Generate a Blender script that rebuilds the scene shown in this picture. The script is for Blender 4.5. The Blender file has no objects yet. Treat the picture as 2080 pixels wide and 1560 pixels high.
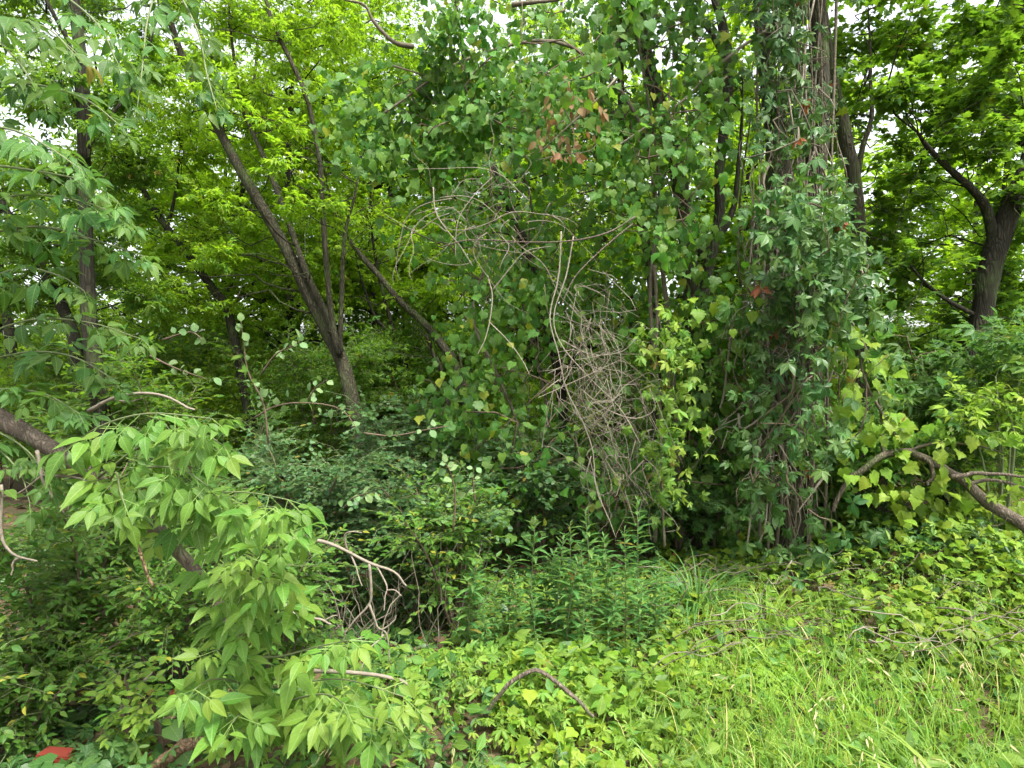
import bpy, math, random
import numpy as np
from mathutils import Matrix, Vector

random.seed(11)
rng = np.random.default_rng(11)
scene = bpy.context.scene
col = scene.collection
R = math.radians

# ---------------------------------------------------------------- camera
F = 1300.0                      # focal length in photo pixels (photo 2080 x 1560)
CAMZ = 1.55
PITCH = R(-1.76)
cam_d = bpy.data.cameras.new('camera')
cam_d.sensor_width = 36.0
cam_d.lens = 36.0 * F / 2080.0
cam_d.clip_start = 0.05
cam_d.clip_end = 2000.0
cam = bpy.data.objects.new('camera', cam_d)
cam.location = (0, 0, CAMZ)
cam.rotation_euler = (R(90) + PITCH, 0, 0)
cam_d.dof.use_dof = True
cam_d.dof.focus_distance = 4.2
cam_d.dof.aperture_fstop = 18.0
col.objects.link(cam)
scene.camera = cam

# ---------------------------------------------------------------- world, sun, exposure
SUN_EL, SUN_AZ = R(62), R(140)      # azimuth clockwise from +Y (the view direction): high over the open side
world = bpy.data.worlds.new('World')
scene.world = world
world.use_nodes = True
wn = world.node_tree
wn.nodes.clear()
sky = wn.nodes.new('ShaderNodeTexSky')
sky.sky_type = 'NISHITA'
sky.sun_disc = False
sky.sun_elevation = SUN_EL
sky.sun_rotation = SUN_AZ
sky.air_density = 1.0
sky.dust_density = 3.0
hs = wn.nodes.new('ShaderNodeHueSaturation')     # thin bright cloud: hardly any blue left
hs.inputs['Saturation'].default_value = 0.22
bgn = wn.nodes.new('ShaderNodeBackground')
bgn.inputs['Strength'].default_value = 0.095
wout = wn.nodes.new('ShaderNodeOutputWorld')
wn.links.new(sky.outputs[0], hs.inputs['Color'])
wn.links.new(hs.outputs[0], bgn.inputs['Color'])
wn.links.new(bgn.outputs[0], wout.inputs['Surface'])
sd = bpy.data.lights.new('sun', 'SUN')
sd.energy = 1.5
sd.angle = R(13)
sd.color = (1.0, 0.97, 0.91)
so = bpy.data.objects.new('sun', sd)
sdir = Vector((math.sin(SUN_AZ) * math.cos(SUN_EL), math.cos(SUN_AZ) * math.cos(SUN_EL), math.sin(SUN_EL)))
so.rotation_euler = sdir.to_track_quat('Z', 'Y').to_euler()
so.location = (0, -5, 12)
col.objects.link(so)
scene.view_settings.view_transform = 'Standard'
scene.view_settings.look = 'None'
scene.view_settings.exposure = 2.55
scene.view_settings.gamma = 1.0
scene.view_settings.use_curve_mapping = False
cy = scene.cycles
cy.max_bounces = 6
cy.diffuse_bounces = 3
cy.glossy_bounces = 2
cy.transmission_bounces = 4
cy.transparent_max_bounces = 4
cy.use_denoising = True
cy.use_adaptive_sampling = True
cy.adaptive_threshold = 0.03
scene.render.filter_size = 1.2
cy.caustics_reflective = False
cy.caustics_refractive = False

# ---------------------------------------------------------------- helpers
CP, SP = math.cos(PITCH), math.sin(PITCH)


def P(px, py, Y):
    """world point seen at photo pixel (px, py) and standing Y metres in front"""
    cx, cyy = (px - 1040.0) / F, -(py - 780.0) / F
    fwd = CP - cyy * SP
    up = SP + cyy * CP
    s = Y / fwd
    return np.array((cx * s, Y, CAMZ + up * s))


def PV(px, py, Y):
    px, py, Y = np.asarray(px, float), np.asarray(py, float), np.asarray(Y, float)
    cx, cyy = (px - 1040.0) / F, -(py - 780.0) / F
    fwd = CP - cyy * SP
    up = SP + cyy * CP
    s = Y / fwd
    return np.stack([cx * s, Y + 0 * cx, CAMZ + up * s], -1)


def sstep(a, b, x):
    t = np.clip((np.asarray(x, float) - a) / (b - a), 0, 1)
    return t * t * (3 - 2 * t)


def ground(x, y):
    """height of the ground: a hollow on the side of the box elder, a low bank with a heap of vines opposite"""
    x = np.asarray(x, float)
    y = np.asarray(y, float)
    z = 0.03 * np.sin(1.7 * x + .6) * np.cos(1.3 * y) + 0.02 * np.sin(3.1 * y + 2.3 * x)
    z = z - 0.42 * np.exp(-(((x + 2.6) / 1.5) ** 2 + ((y - 4.2) / 1.6) ** 2))
    z = z - 0.14 * np.exp(-(((x + 0.7) / 0.9) ** 2 + ((y - 4.6) / 0.9) ** 2))
    z = z + 0.34 * np.exp(-(((x - 3.4) / 1.3) ** 2 + ((y - 4.4) / 1.1) ** 2))
    z = z * (1 - sstep(14, 30, np.hypot(x, y)))
    return z


def new_obj(name, mesh, parent=None, **props):
    o = bpy.data.objects.new(name, mesh)
    col.objects.link(o)
    if parent is not None:
        o.parent = parent
        if isinstance(o.data, bpy.types.Mesh) and parent.type == 'EMPTY':
            o.location = (-parent.location[0], -parent.location[1], -parent.location[2])
    for k, v in props.items():
        o[k] = v
    return o


def thing(name, label, cat, loc, group=None):
    o = bpy.data.objects.new(name, None)
    o.empty_display_size = 0.1
    col.objects.link(o)
    o.location = [float(v) for v in loc]
    o['label'] = label
    o['category'] = cat
    if group:
        o['group'] = group
    return o


def mesh_from(name, verts, faces_flat, counts, mat, uv=None, rnd=None, smooth=True):
    me = bpy.data.meshes.new(name)
    nv, nl, nf = len(verts), len(faces_flat), len(counts)
    me.vertices.add(nv)
    me.loops.add(nl)
    me.polygons.add(nf)
    me.vertices.foreach_set('co', np.ascontiguousarray(verts, np.float32).ravel())
    me.loops.foreach_set('vertex_index', np.ascontiguousarray(faces_flat, np.int32))
    counts = np.ascontiguousarray(counts, np.int32)
    starts = np.concatenate([[0], np.cumsum(counts)[:-1]]).astype(np.int32)
    me.polygons.foreach_set('loop_start', starts)
    me.polygons.foreach_set('loop_total', counts)
    me.polygons.foreach_set('use_smooth', np.full(nf, smooth, dtype=bool))
    if uv is not None:
        l = me.uv_layers.new(name='UVMap')
        l.data.foreach_set('uv', np.ascontiguousarray(uv[faces_flat], np.float32).ravel())
    if rnd is not None:
        a = me.attributes.new('rnd', 'FLOAT', 'POINT')
        a.data.foreach_set('value', np.ascontiguousarray(rnd, np.float32))
    me.materials.append(mat)
    me.update(calc_edges=True)
    return me


# ---- tubes (trunks, limbs, twigs, stems)
def smooth_line(pts, n):
    pts = np.asarray(pts, float)
    if len(pts) < 3:
        t = np.linspace(0, 1, n)[:, None]
        return pts[0] * (1 - t) + pts[-1] * t
    ext = np.vstack([2 * pts[0] - pts[1], pts, 2 * pts[-1] - pts[-2]])
    m = len(pts) - 1
    out = []
    for u in np.linspace(0, m - 1e-6, n):
        i = int(u)
        t = u - i
        a, b, c, d = ext[i], ext[i + 1], ext[i + 2], ext[i + 3]
        out.append(0.5 * ((2 * b) + (c - a) * t + (2 * a - 5 * b + 4 * c - d) * t * t + (3 * b - a - 3 * c + d) * t ** 3))
    return np.array(out)


class Tubes:
    def __init__(self):
        self.v, self.f, self.c, self.n = [], [], [], 0

    def add(self, pts, r, sides=6, wob=0.0):
        pts = np.asarray(pts, float)
        n = len(pts)
        r = np.broadcast_to(np.asarray(r, float), (n,)).copy()
        tan = np.gradient(pts, axis=0)
        tan /= np.linalg.norm(tan, axis=1, keepdims=True) + 1e-9
        ref = np.array((1.0, 0, 0)) if abs(tan[0][0]) < .8 else np.array((0, 1.0, 0))
        u = np.empty_like(pts)
        for i in range(n):
            ref = ref - tan[i] * ref.dot(tan[i])
            ref /= np.linalg.norm(ref) + 1e-9
            u[i] = ref
        w = np.cross(tan, u)
        a = np.linspace(0, 2 * np.pi, sides, endpoint=False)
        rr = r[:, None] * np.ones(sides)
        if wob:
            rr = rr * (1 + rng.normal(0, wob, (n, sides)) + 0.6 * rng.normal(0, wob, sides)[None, :])
        ring = pts[:, None, :] + rr[..., None] * (np.cos(a)[None, :, None] * u[:, None, :] + np.sin(a)[None, :, None] * w[:, None, :])
        b = self.n
        self.v.append(ring.reshape(-1, 3))
        self.v.append(pts[-1:] + tan[-1:] * r[-1])
        self.v.append(pts[:1] - tan[:1] * r[0] * .3)
        i = np.arange(n - 1)[:, None]
        j = np.arange(sides)[None, :]
        j2 = (j + 1) % sides
        q = np.stack([b + i * sides + j, b + i * sides + j2, b + (i + 1) * sides + j2, b + (i + 1) * sides + j], -1).reshape(-1)
        self.f.append(q)
        self.c.append(np.full((n - 1) * sides, 4))
        k = np.arange(sides)
        k2 = (k + 1) % sides
        e = b + (n - 1) * sides
        self.f.append(np.stack([e + k, e + k2, np.full(sides, b + n * sides)], -1).reshape(-1))
        self.f.append(np.stack([b + k2, b + k, np.full(sides, b + n * sides + 1)], -1).reshape(-1))
        self.c.append(np.full(2 * sides, 3))
        self.n += n * sides + 2
        return self

    def build(self, name, mat, parent=None, **props):
        if not self.v:
            return None
        me = mesh_from(name, np.vstack(self.v), np.concatenate(self.f), np.concatenate(self.c), mat)
        return new_obj(name, me, parent, **props)


def wander(p0, p1, n, amp, sag=0.0):
    p0, p1 = np.asarray(p0, float), np.asarray(p1, float)
    t = np.linspace(0, 1, n)[:, None]
    k = 4
    kn = rng.normal(0, amp, (k + 2, 3))
    kn[0] = 0
    kn[-1] = 0
    off = smooth_line(kn, n)
    p = p0 * (1 - t) + p1 * t + off
    p[:, 2] -= (sag * 4 * t * (1 - t))[:, 0]
    return p


# ---- leaf templates: stalk at the origin, tip along +Y, upper face +Z; unit length
class Tmpl:
    def __init__(self, v, faces, uv):
        self.v = np.asarray(v, float)
        self.f = np.concatenate([np.asarray(f) for f in faces]).astype(int)
        self.c = np.array([len(f) for f in faces])
        self.uv = np.asarray(uv, float)


def blade_tmpl(widths, fold=.25, curl=.25, petiole=.0, wave=0.0):
    n = len(widths) - 1
    v, uv, faces = [], [], []
    ys = np.linspace(0, 1, n + 1)
    idx = []
    for i, y in enumerate(ys):
        z = -curl * y * y
        w = widths[i]
        wz = wave * math.sin(i * 2.1)
        yy = petiole + y * (1 - petiole)
        if w <= 1e-4:
            v.append((0, yy, z)); uv.append((.5, y)); idx.append((len(v) - 1,))
        else:
            v += [(-w, yy - .02, z + fold * w + wz), (0, yy, z), (w, yy - .02, z + fold * w - wz)]
            uv += [(.5 - w, y), (.5, y), (.5 + w, y)]
            idx.append((len(v) - 3, len(v) - 2, len(v) - 1))
    for a, b in zip(idx[:-1], idx[1:]):
        if len(a) == 1 and len(b) == 3:
            faces += [(a[0], b[1], b[0]), (a[0], b[2], b[1])]
        elif len(a) == 3 and len(b) == 3:
            faces += [(a[0], a[1], b[1], b[0]), (a[1], a[2], b[2], b[1])]
        elif len(a) == 3:
            faces += [(a[0], a[1], b[0]), (a[1], a[2], b[0])]
    if petiole > 0:
        k = len(v)
        v += [(-.012, 0, 0), (.012, 0, 0), (.012, petiole, 0), (-.012, petiole, 0)]
        uv += [(.5, 0)] * 4
        faces.append((k, k + 1, k + 2, k + 3))
    return Tmpl(v, faces, uv)


def lobed_tmpl(half, cup=.10, wave=.05, centre=(0, .36), petiole=.0, seed=0):
    rr = np.random.default_rng(seed)
    out = list(half) + [(-x, y) for x, y in reversed(half[1:-1])]
    v = [(centre[0], centre[1], 0.0)]
    uv = [(.5, centre[1])]
    for i, (x, y) in enumerate(out):
        d = math.hypot(x - centre[0], y - centre[1])
        v.append((x, y, -cup * d * d * 2 + wave * math.sin(i * 1.9 + seed) + rr.normal(0, wave * .3) + .18 * abs(x) - .16 * y * y))
        uv.append((.5 + x, y))
    n = len(out)
    faces = [(0, 1 + i, 1 + (i + 1) % n) for i in range(n)]
    if petiole:
        k = len(v)
        v += [(-.012, -petiole, .0), (.012, -petiole, .0), (.012, .2, 0.0), (-.012, .2, 0.0)]
        uv += [(.5, .2)] * 4
        faces.append((k, k + 1, k + 2, k + 3))
        v = [(a, b + petiole, c) for a, b, c in v]
    return Tmpl(v, faces, uv)


def compound(leaflet, places, rachis=None, jig=0.0, seed=0):
    """places: (x, y, angle, scale, droop)"""
    rr = np.random.default_rng(seed)
    vs, uvs, faces, k = [], [], [], 0
    fl = np.split(leaflet.f, np.cumsum(leaflet.c)[:-1])
    for (x, y, a, s, dr) in places:
        a += rr.normal(0, jig)
        dr += rr.normal(0, jig)
        roll = rr.normal(0, jig * 1.3)
        M = np.array(Matrix.Rotation(-a, 3, 'Z') @ Matrix.Rotation(-dr, 3, 'X') @ Matrix.Rotation(roll, 3, 'Y'))
        vs.append((leaflet.v * s) @ M.T + np.array((x, y, 0)))
        uvs.append(leaflet.uv)
        faces += [f + k for f in fl]
        k += len(leaflet.v)
    if rachis:
        w = .009
        for (x0, y0), (x1, y1) in rachis:
            d = np.array((x1 - x0, y1 - y0))
            d = d / (np.linalg.norm(d) + 1e-9)
            nx, ny = -d[1] * w, d[0] * w
            vs.append(np.array([(x0 - nx, y0 - ny, 0), (x1 - nx, y1 - ny, 0), (x1 + nx, y1 + ny, .004), (x0 + nx, y0 + ny, .004)]))
            uvs.append(np.full((4, 2), .5))
            faces.append(np.array((k, k + 1, k + 2, k + 3)))
            k += 4
    return Tmpl(np.vstack(vs), faces, np.vstack(uvs))


OV = [0, .135, .200, .195, .140, .070, 0]            # ovate, pointed
LA = [0, .085, .125, .11, .06, 0]                   # lance
RO = [0, .24, .34, .34, .22, 0]                     # rounded
T_ELDERLET = [blade_tmpl(OV, .35, c, 0.06, w) for c, w in ((.10, .008), (.28, -.012), (.45, .012))]


def elder_leaf(kind, seed):
    L = T_ELDERLET[seed % 3]
    if kind == 3:
        pl = [(0, .44, 0, .64, .25), (.02, .41, 1.0, .55, .3), (-.02, .41, -1.0, .55, .3)]
        ra = [((0, 0), (0, .47))]
    else:
        pl = [(0, .58, 0, .46, .3), (.015, .52, 1.0, .42, .35), (-.015, .52, -1.0, .42, .35), (.015, .33, 1.15, .38, .35), (-.015, .33, -1.15, .38, .35)]
        ra = [((0, 0), (0, .6))]
    return compound(L, pl, ra, .16, seed)


T_ELDER = [elder_leaf(3, s) for s in range(4)] + [elder_leaf(5, s + 7) for s in range(4)]
GRAPE_H = [(0, .07), (.10, -.05), (.24, -.07), (.38, .0), (.45, .12), (.42, .20), (.52, .30), (.55, .44), (.43, .45), (.40, .55), (.33, .60), (.30, .72), (.17, .77), (.10, .92), (0, 1.04)]
HEART_H = [(0, .08), (.12, -.06), (.30, -.05), (.43, .12), (.46, .30), (.40, .50), (.27, .70), (.12, .88), (0, 1.02)]
T_GRAPE = [lobed_tmpl(GRAPE_H, .12, .025, petiole=.3, seed=s) for s in range(4)]
T_HEART = [lobed_tmpl(HEART_H, .14, .02, petiole=.3, seed=s + 9) for s in range(3)]
CREEPLET = blade_tmpl([0, .11, .20, .23, .19, .10, 0], .3, .22, 0.0, .012)
T_CREEP = [compound(CREEPLET, [(0, .30, 0, .62, .2), (.01, .30, .95, .56, .25), (-.01, .30, -.95, .56, .25), (.01, .29, 1.9, .42, .25), (-.01, .29, -1.9, .42, .25)], [((0, 0), (0, .31))], .14, s) for s in range(4)]
T_ROUND = [blade_tmpl(RO, .2, c, .12, w) for c, w in ((.05, .0), (.2, .015), (.12, -.012))]
T_OVAL = [blade_tmpl([0, .16, .24, .22, .12, 0], .3, c, .06, w) for c, w in ((.08, 0), (.25, .01), (.18, -.01))]
T_LANCE = [blade_tmpl(LA, .4, c, 0, 0.0) for c in (.1, .25, .42)]
# far, cheap ones
FARLET = Tmpl([(0, 0, 0), (-.2, .3, .06), (-.13, .68, .0), (0, 1, -.16), (.13, .68, .0), (.2, .3, .06)], [(0, 3, 2, 1), (0, 5, 4, 3)], [(.5, 0), (.3, .3), (.37, .68), (.5, 1), (.63, .68), (.7, .3)])
T_FAR3 = [compound(FARLET, [(0, .42, 0, .6, .25), (.01, .38, 1.05, .52, .3), (-.01, .38, -1.05, .52, .3)], None, .22, s) for s in range(4)]
T_FAR5 = [compound(FARLET, [(0, .55, 0, .48, .3), (.01, .5, 1.0, .44, .3), (-.01, .5, -1.0, .44, .3), (.01, .25, 1.1, .42, .3), (-.01, .25, -1.1, .42, .3)], None, .22, s) for s in range(3)]
MAPLE_H = [(0, .05), (.2, -.05), (.46, .08), (.30, .28), (.56, .52), (.26, .58), (.18, .72), (0, 1.0)]
T_MAPLE = [lobed_tmpl(MAPLE_H, .12, .03, petiole=.25, seed=s) for s in range(3)]


def hexlet(w1, w2, curl=.12):
    return Tmpl([(0, 0, 0), (-w1, .3, .05), (-w2, .7, .0), (0, 1, -curl), (w2, .7, .0), (w1, .3, .05)], [(0, 3, 2, 1), (0, 5, 4, 3)], [(.5, 0), (.5 - w1, .3), (.5 - w2, .7), (.5, 1), (.5 + w2, .7), (.5 + w1, .3)])


# plainer shapes for the leaves deep inside a mass
for k, t in enumerate(T_GRAPE):
    t.lo = lobed_tmpl([GRAPE_H[i] for i in (0, 2, 4, 5, 7, 9, 11, 12, 14)], .12, .03, petiole=.0, seed=k)
for k, t in enumerate(T_HEART):
    t.lo = lobed_tmpl([HEART_H[i] for i in (0, 2, 4, 6, 8)], .14, .03, petiole=.0, seed=k)
for k, t in enumerate(T_CREEP):
    t.lo = compound(hexlet(.16, .17), [(0, .30, 0, .62, .2), (.01, .30, .95, .56, .25), (-.01, .30, -.95, .56, .25), (.01, .29, 1.9, .42, .25), (-.01, .29, -1.9, .42, .25)], None, .16, k)
for k, t in enumerate(T_ROUND):
    t.lo = hexlet(.31, .28, .05 + .07 * k)
for k, t in enumerate(T_OVAL):
    t.lo = hexlet(.22, .15, .06 + .08 * k)
for k, t in enumerate(T_ELDER):
    t.lo = (T_FAR3 if k < 4 else T_FAR5)[k % 3]


def plain(tmpls):
    return [getattr(t, 'lo', t) for t in tmpls]



def frames(d, n):
    d = d / (np.linalg.norm(d, axis=1, keepdims=True) + 1e-9)
    n = n - d * np.sum(n * d, axis=1, keepdims=True)
    n = n / (np.linalg.norm(n, axis=1, keepdims=True) + 1e-9)
    x = np.cross(d, n)
    return np.stack([x, d, n], axis=2)          # columns x, y, z


class Leaves:
    """many leaves of a few template shapes, collected into one mesh"""
    def __init__(self):
        self.v, self.f, self.c, self.uv, self.r, self.n = [], [], [], [], [], 0

    def add(self, tmpls, pos, d, nrm, size, rnd=None):
        pos = np.asarray(pos, float)
        N = len(pos)
        if N == 0:
            return self
        size = np.broadcast_to(np.asarray(size, float), (N,))
        rnd = rng.random(N) if rnd is None else rnd
        M = frames(np.asarray(d, float), np.asarray(nrm, float))
        pick = rng.integers(0, len(tmpls), N)
        for k, t in enumerate(tmpls):
            m = np.nonzero(pick == k)[0]
            if len(m) == 0:
                continue
            vv = np.einsum('nij,vj->nvi', M[m], t.v) * size[m][:, None, None] + pos[m][:, None, :]
            nv = len(t.v)
            self.v.append(vv.reshape(-1, 3))
            self.f.append((t.f[None, :] + (np.arange(len(m)) * nv)[:, None] + self.n).reshape(-1))
            self.c.append(np.tile(t.c, len(m)))
            self.uv.append(np.tile(t.uv, (len(m), 1)))
            self.r.append(np.repeat(rnd[m], nv))
            self.n += nv * len(m)
        return self

    def mesh(self, name, mat):
        return mesh_from(name, np.vstack(self.v), np.concatenate(self.f), np.concatenate(self.c), mat, np.vstack(self.uv), np.concatenate(self.r))

    def build(self, name, mat, parent=None, **props):
        if not self.v:
            return None
        return new_obj(name, self.mesh(name, mat), parent, **props)


_tm_cache = {}


def leaf_objects(parent, tmpls, key, mat, pos, d, nrm, size, name='leaf'):
    """each leaf an object of its own, sharing the meshes of a few shapes"""
    N = len(pos)
    if N == 0:
        return
    meshes = []
    for k, t in enumerate(tmpls):
        kk = (key, mat.name, k)
        if kk not in _tm_cache:
            _tm_cache[kk] = mesh_from(name, t.v, t.f, t.c, mat, t.uv, np.zeros(len(t.v)))
        meshes.append(_tm_cache[kk])
    M = frames(np.asarray(d, float), np.asarray(nrm, float))
    size = np.broadcast_to(np.asarray(size, float), (N,))
    pick = rng.integers(0, len(tmpls), N)
    many = isinstance(parent, list)
    pl = np.zeros(3) if many or parent is None else np.array(parent.location)
    for i in range(N):
        o = bpy.data.objects.new(name, meshes[pick[i]])
        m = np.eye(4)
        m[:3, :3] = M[i] * size[i]
        m[:3, 3] = pos[i] - pl
        o.parent = parent[i] if many else parent
        o.matrix_basis = Matrix(m.tolist())
        col.objects.link(o)


def split_leaves(parent, tmpls, key, mat, pos, d, nrm, size, limit=300, name='leaf', rest='foliage', owners=None):
    """the leaves that show largest as objects, all others as one part"""
    pos, d, nrm = (np.asarray(a, float) for a in (pos, d, nrm))
    size = np.broadcast_to(np.asarray(size, float), (len(pos),))
    show = size / np.maximum(pos[:, 1], .3)
    px = 1040 + pos[:, 0] / pos[:, 1] * F
    py = 740 - (pos[:, 2] - CAMZ) / pos[:, 1] * F
    show = np.where((px > -30) & (px < 2110) & (py > -30) & (py < 1590), show, 0) * rng.uniform(.9, 1.1, len(pos))
    o = np.argsort(-show)
    a, b = o[:limit], o[limit:]
    leaf_objects(parent if owners is None else [owners[i] for i in a], tmpls, key, mat, pos[a], d[a], nrm[a], size[a], name)
    if len(b):
        Leaves().add(plain(tmpls), pos[b], d[b], nrm[b], size[b]).build(rest, mat, parent, kind='stuff')


def unit(a):
    return a / (np.linalg.norm(a, axis=-1, keepdims=True) + 1e-9)


def in_poly(px, py, poly):
    poly = np.asarray(poly, float)
    ins = np.zeros(len(px), bool)
    j = len(poly) - 1
    for i in range(len(poly)):
        xi, yi = poly[i]
        xj, yj = poly[j]
        c = ((yi > py) != (yj > py)) & (px < (xj - xi) * (py - yi) / (yj - yi + 1e-9) + xi)
        ins ^= c
        j = i
    return ins


def poly_pts(poly, n):
    poly = np.asarray(poly, float)
    lo, hi = poly.min(0), poly.max(0)
    xs, ys = [], []
    k = 0
    while k < n:
        a = rng.uniform(lo[0], hi[0], 2 * n)
        b = rng.uniform(lo[1], hi[1], 2 * n)
        m = in_poly(a, b, poly)
        xs.append(a[m]); ys.append(b[m])
        k += m.sum()
    return np.concatenate(xs)[:n], np.concatenate(ys)[:n]


_ph = rng.uniform(0, 6.28, (3, 8))
_kd = rng.normal(0, 1, (3, 8, 3))


def noise3(p, s):
    """cheap smooth noise about -1..1"""
    p = np.asarray(p, float)
    out = 0
    for o in range(3):
        q = p @ _kd[o].T * (s * 1.9 ** o)
        out = out + np.sin(q + _ph[o]).sum(-1) / 4 / 1.6 ** o
    return out / 1.6


# ---------------------------------------------------------------- materials
def nodes(name):
    m = bpy.data.materials.new(name)
    m.use_nodes = True
    nt = m.node_tree
    nt.nodes.clear()
    return m, nt, (lambda t, **k: _mk(nt, t, k)), nt.links.new


def _mk(nt, t, k):
    n = nt.nodes.new('ShaderNode' + t)
    for a, b in k.items():
        setattr(n, a, b)
    return n


def math_n(nt, op, a, b=None, c=None, clamp=False):
    n = nt.nodes.new('ShaderNodeMath')
    n.operation = op
    n.use_clamp = clamp
    for i, v in enumerate((a, b, c)):
        if v is None:
            continue
        if isinstance(v, (int, float)):
            n.inputs[i].default_value = v
        else:
            nt.links.new(v, n.inputs[i])
    return n.outputs[0]


def mixc(nt, fac, a, b, mode='MIX'):
    n = nt.nodes.new('ShaderNodeMix')
    n.data_type = 'RGBA'
    n.blend_type = mode
    for s, v in ((0, fac), (6, a), (7, b)):
        if isinstance(v, (int, float)):
            n.inputs[s].default_value = v
        elif isinstance(v, tuple):
            n.inputs[s].default_value = (*v, 1)
        else:
            nt.links.new(v, n.inputs[s])
    return n.outputs[2]


def leaf_mat(name, ca, cb, under=None, trans=.42, rough=.45, veins=0.0, odd=(.20, .16, .03), odd_share=.02, tint=(1.25, 1.35, .55), nveins=7.0):
    m, nt, N, L = nodes(name)
    at = N('Attribute', attribute_name='rnd')
    oi = N('ObjectInfo')
    r = math_n(nt, 'FRACT', math_n(nt, 'ADD', at.outputs['Fac'], oi.outputs['Random']))
    base = mixc(nt, r, ca, cb)
    geo = N('NewGeometry')
    nz = N('TexNoise')
    nz.inputs['Scale'].default_value = 1.1
    nz.inputs['Detail'].default_value = 2
    L(geo.outputs['Position'], nz.inputs['Vector'])
    v = math_n(nt, 'MULTIPLY_ADD', nz.outputs['Fac'], 1.1, .45)
    hs = N('HueSaturation')
    L(v, hs.inputs['Value'])
    L(base, hs.inputs['Color'])
    L(math_n(nt, 'MULTIPLY_ADD', math_n(nt, 'FRACT', math_n(nt, 'MULTIPLY', r, 7.31)), .04, .48), hs.inputs['Hue'])
    base = hs.outputs['Color']
    o = math_n(nt, 'GREATER_THAN', math_n(nt, 'FRACT', math_n(nt, 'MULTIPLY', r, 13.7)), 1 - odd_share)
    base = mixc(nt, o, base, odd)
    # blotches within a leaf
    n2 = N('TexNoise')
    n2.inputs['Scale'].default_value = 45
    n2.inputs['Detail'].default_value = 3
    L(geo.outputs['Position'], n2.inputs['Vector'])
    base = mixc(nt, .35, base, mixc(nt, n2.outputs['Fac'], (.55, .55, .5), (1.45, 1.45, 1.5)), 'MULTIPLY')
    bump_h = n2.outputs['Fac']
    if veins:
        uvn = N('UVMap', uv_map='UVMap')
        sx = N('SeparateXYZ')
        L(uvn.outputs[0], sx.inputs[0])
        ax = math_n(nt, 'ABSOLUTE', math_n(nt, 'SUBTRACT', sx.outputs['X'], .5))
        mid = math_n(nt, 'SUBTRACT', 1, math_n(nt, 'DIVIDE', ax, .022), clamp=True)
        s = math_n(nt, 'FRACT', math_n(nt, 'MULTIPLY', math_n(nt, 'SUBTRACT', sx.outputs['Y'], math_n(nt, 'MULTIPLY', ax, 1.1)), nveins))
        lat = math_n(nt, 'SUBTRACT', 1, math_n(nt, 'DIVIDE', math_n(nt, 'ABSOLUTE', math_n(nt, 'SUBTRACT', s, .5)), .11), clamp=True)
        vm = math_n(nt, 'MAXIMUM', mid, math_n(nt, 'MULTIPLY', lat, .55))
        base = mixc(nt, math_n(nt, 'MULTIPLY', vm, veins), base, mixc(nt, .5, base, (.34, .45, .16)))
        bump_h = math_n(nt, 'SUBTRACT', math_n(nt, 'MULTIPLY', bump_h, .4), vm)
    if under:
        base = mixc(nt, geo.outputs['Backfacing'], base, mixc(nt, .65, base, under))
    p = N('BsdfPrincipled')
    p.inputs['Roughness'].default_value = rough
    p.inputs['Specular IOR Level'].default_value = .24
    L(base, p.inputs['Base Color'])
    if veins:
        bp = N('Bump')
        bp.inputs['Strength'].default_value = .25
        bp.inputs['Distance'].default_value = .004
        L(bump_h, bp.inputs['Height'])
        L(bp.outputs[0], p.inputs['Normal'])
    tr = N('BsdfTranslucent')
    L(mixc(nt, 1.0, base, tint, 'MULTIPLY'), tr.inputs['Color'])
    mx = N('MixShader')
    mx.inputs[0].default_value = trans
    L(p.outputs[0], mx.inputs[1])
    L(tr.outputs[0], mx.inputs[2])
    out = N('OutputMaterial')
    L(mx.outputs[0], out.inputs['Surface'])
    return m


def bark_mat(name, ca, cb, scale=1.0, bump=.6, moss=0.0, stretch=.18):
    m, nt, N, L = nodes(name)
    tc = N('TexCoord')
    mp = N('Mapping')
    mp.inputs['Scale'].default_value = (1, 1, stretch)
    L(tc.outputs['Object'], mp.inputs['Vector'])
    vo = N('TexVoronoi', feature='DISTANCE_TO_EDGE')
    vo.inputs['Scale'].default_value = 42 * scale
    nz = N('TexNoise')
    nz.inputs['Scale'].default_value = 60 * scale
    nz.inputs['Detail'].default_value = 6
    wob = N('TexNoise')
    wob.inputs['Scale'].default_value = 9 * scale
    L(mp.outputs[0], wob.inputs['Vector'])
    L(mp.outputs[0], nz.inputs['Vector'])
    L(mixc(nt, .12, mp.outputs[0], wob.outputs['Color'], 'ADD'), vo.inputs['Vector'])
    ridge = math_n(nt, 'MULTIPLY', vo.outputs['Distance'], 2.6, clamp=True)
    h = math_n(nt, 'MULTIPLY_ADD', nz.outputs['Fac'], .6, ridge)
    big = N('TexNoise')
    big.inputs['Scale'].default_value = 4
    big.inputs['Detail'].default_value = 3
    L(tc.outputs['Object'], big.inputs['Vector'])
    c = mixc(nt, math_n(nt, 'MULTIPLY', h, .65, clamp=True), ca, cb)
    c = mixc(nt, .5, c, mixc(nt, big.outputs['Fac'], (.5, .5, .5), (1.5, 1.45, 1.4)), 'MULTIPLY')
    if moss:
        mm = math_n(nt, 'MULTIPLY', math_n(nt, 'SUBTRACT', big.outputs['Fac'], .52), 9 * moss, clamp=True)
        c = mixc(nt, mm, c, (.06, .09, .025))
    p = N('BsdfPrincipled')
    p.inputs['Roughness'].default_value = .9
    p.inputs['Specular IOR Level'].default_value = .2
    L(c, p.inputs['Base Color'])
    bp = N('Bump')
    bp.inputs['Strength'].default_value = bump
    bp.inputs['Distance'].default_value = .012
    L(h, bp.inputs['Height'])
    L(bp.outputs[0], p.inputs['Normal'])
    out = N('OutputMaterial')
    L(p.outputs[0], out.inputs['Surface'])
    return m


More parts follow.
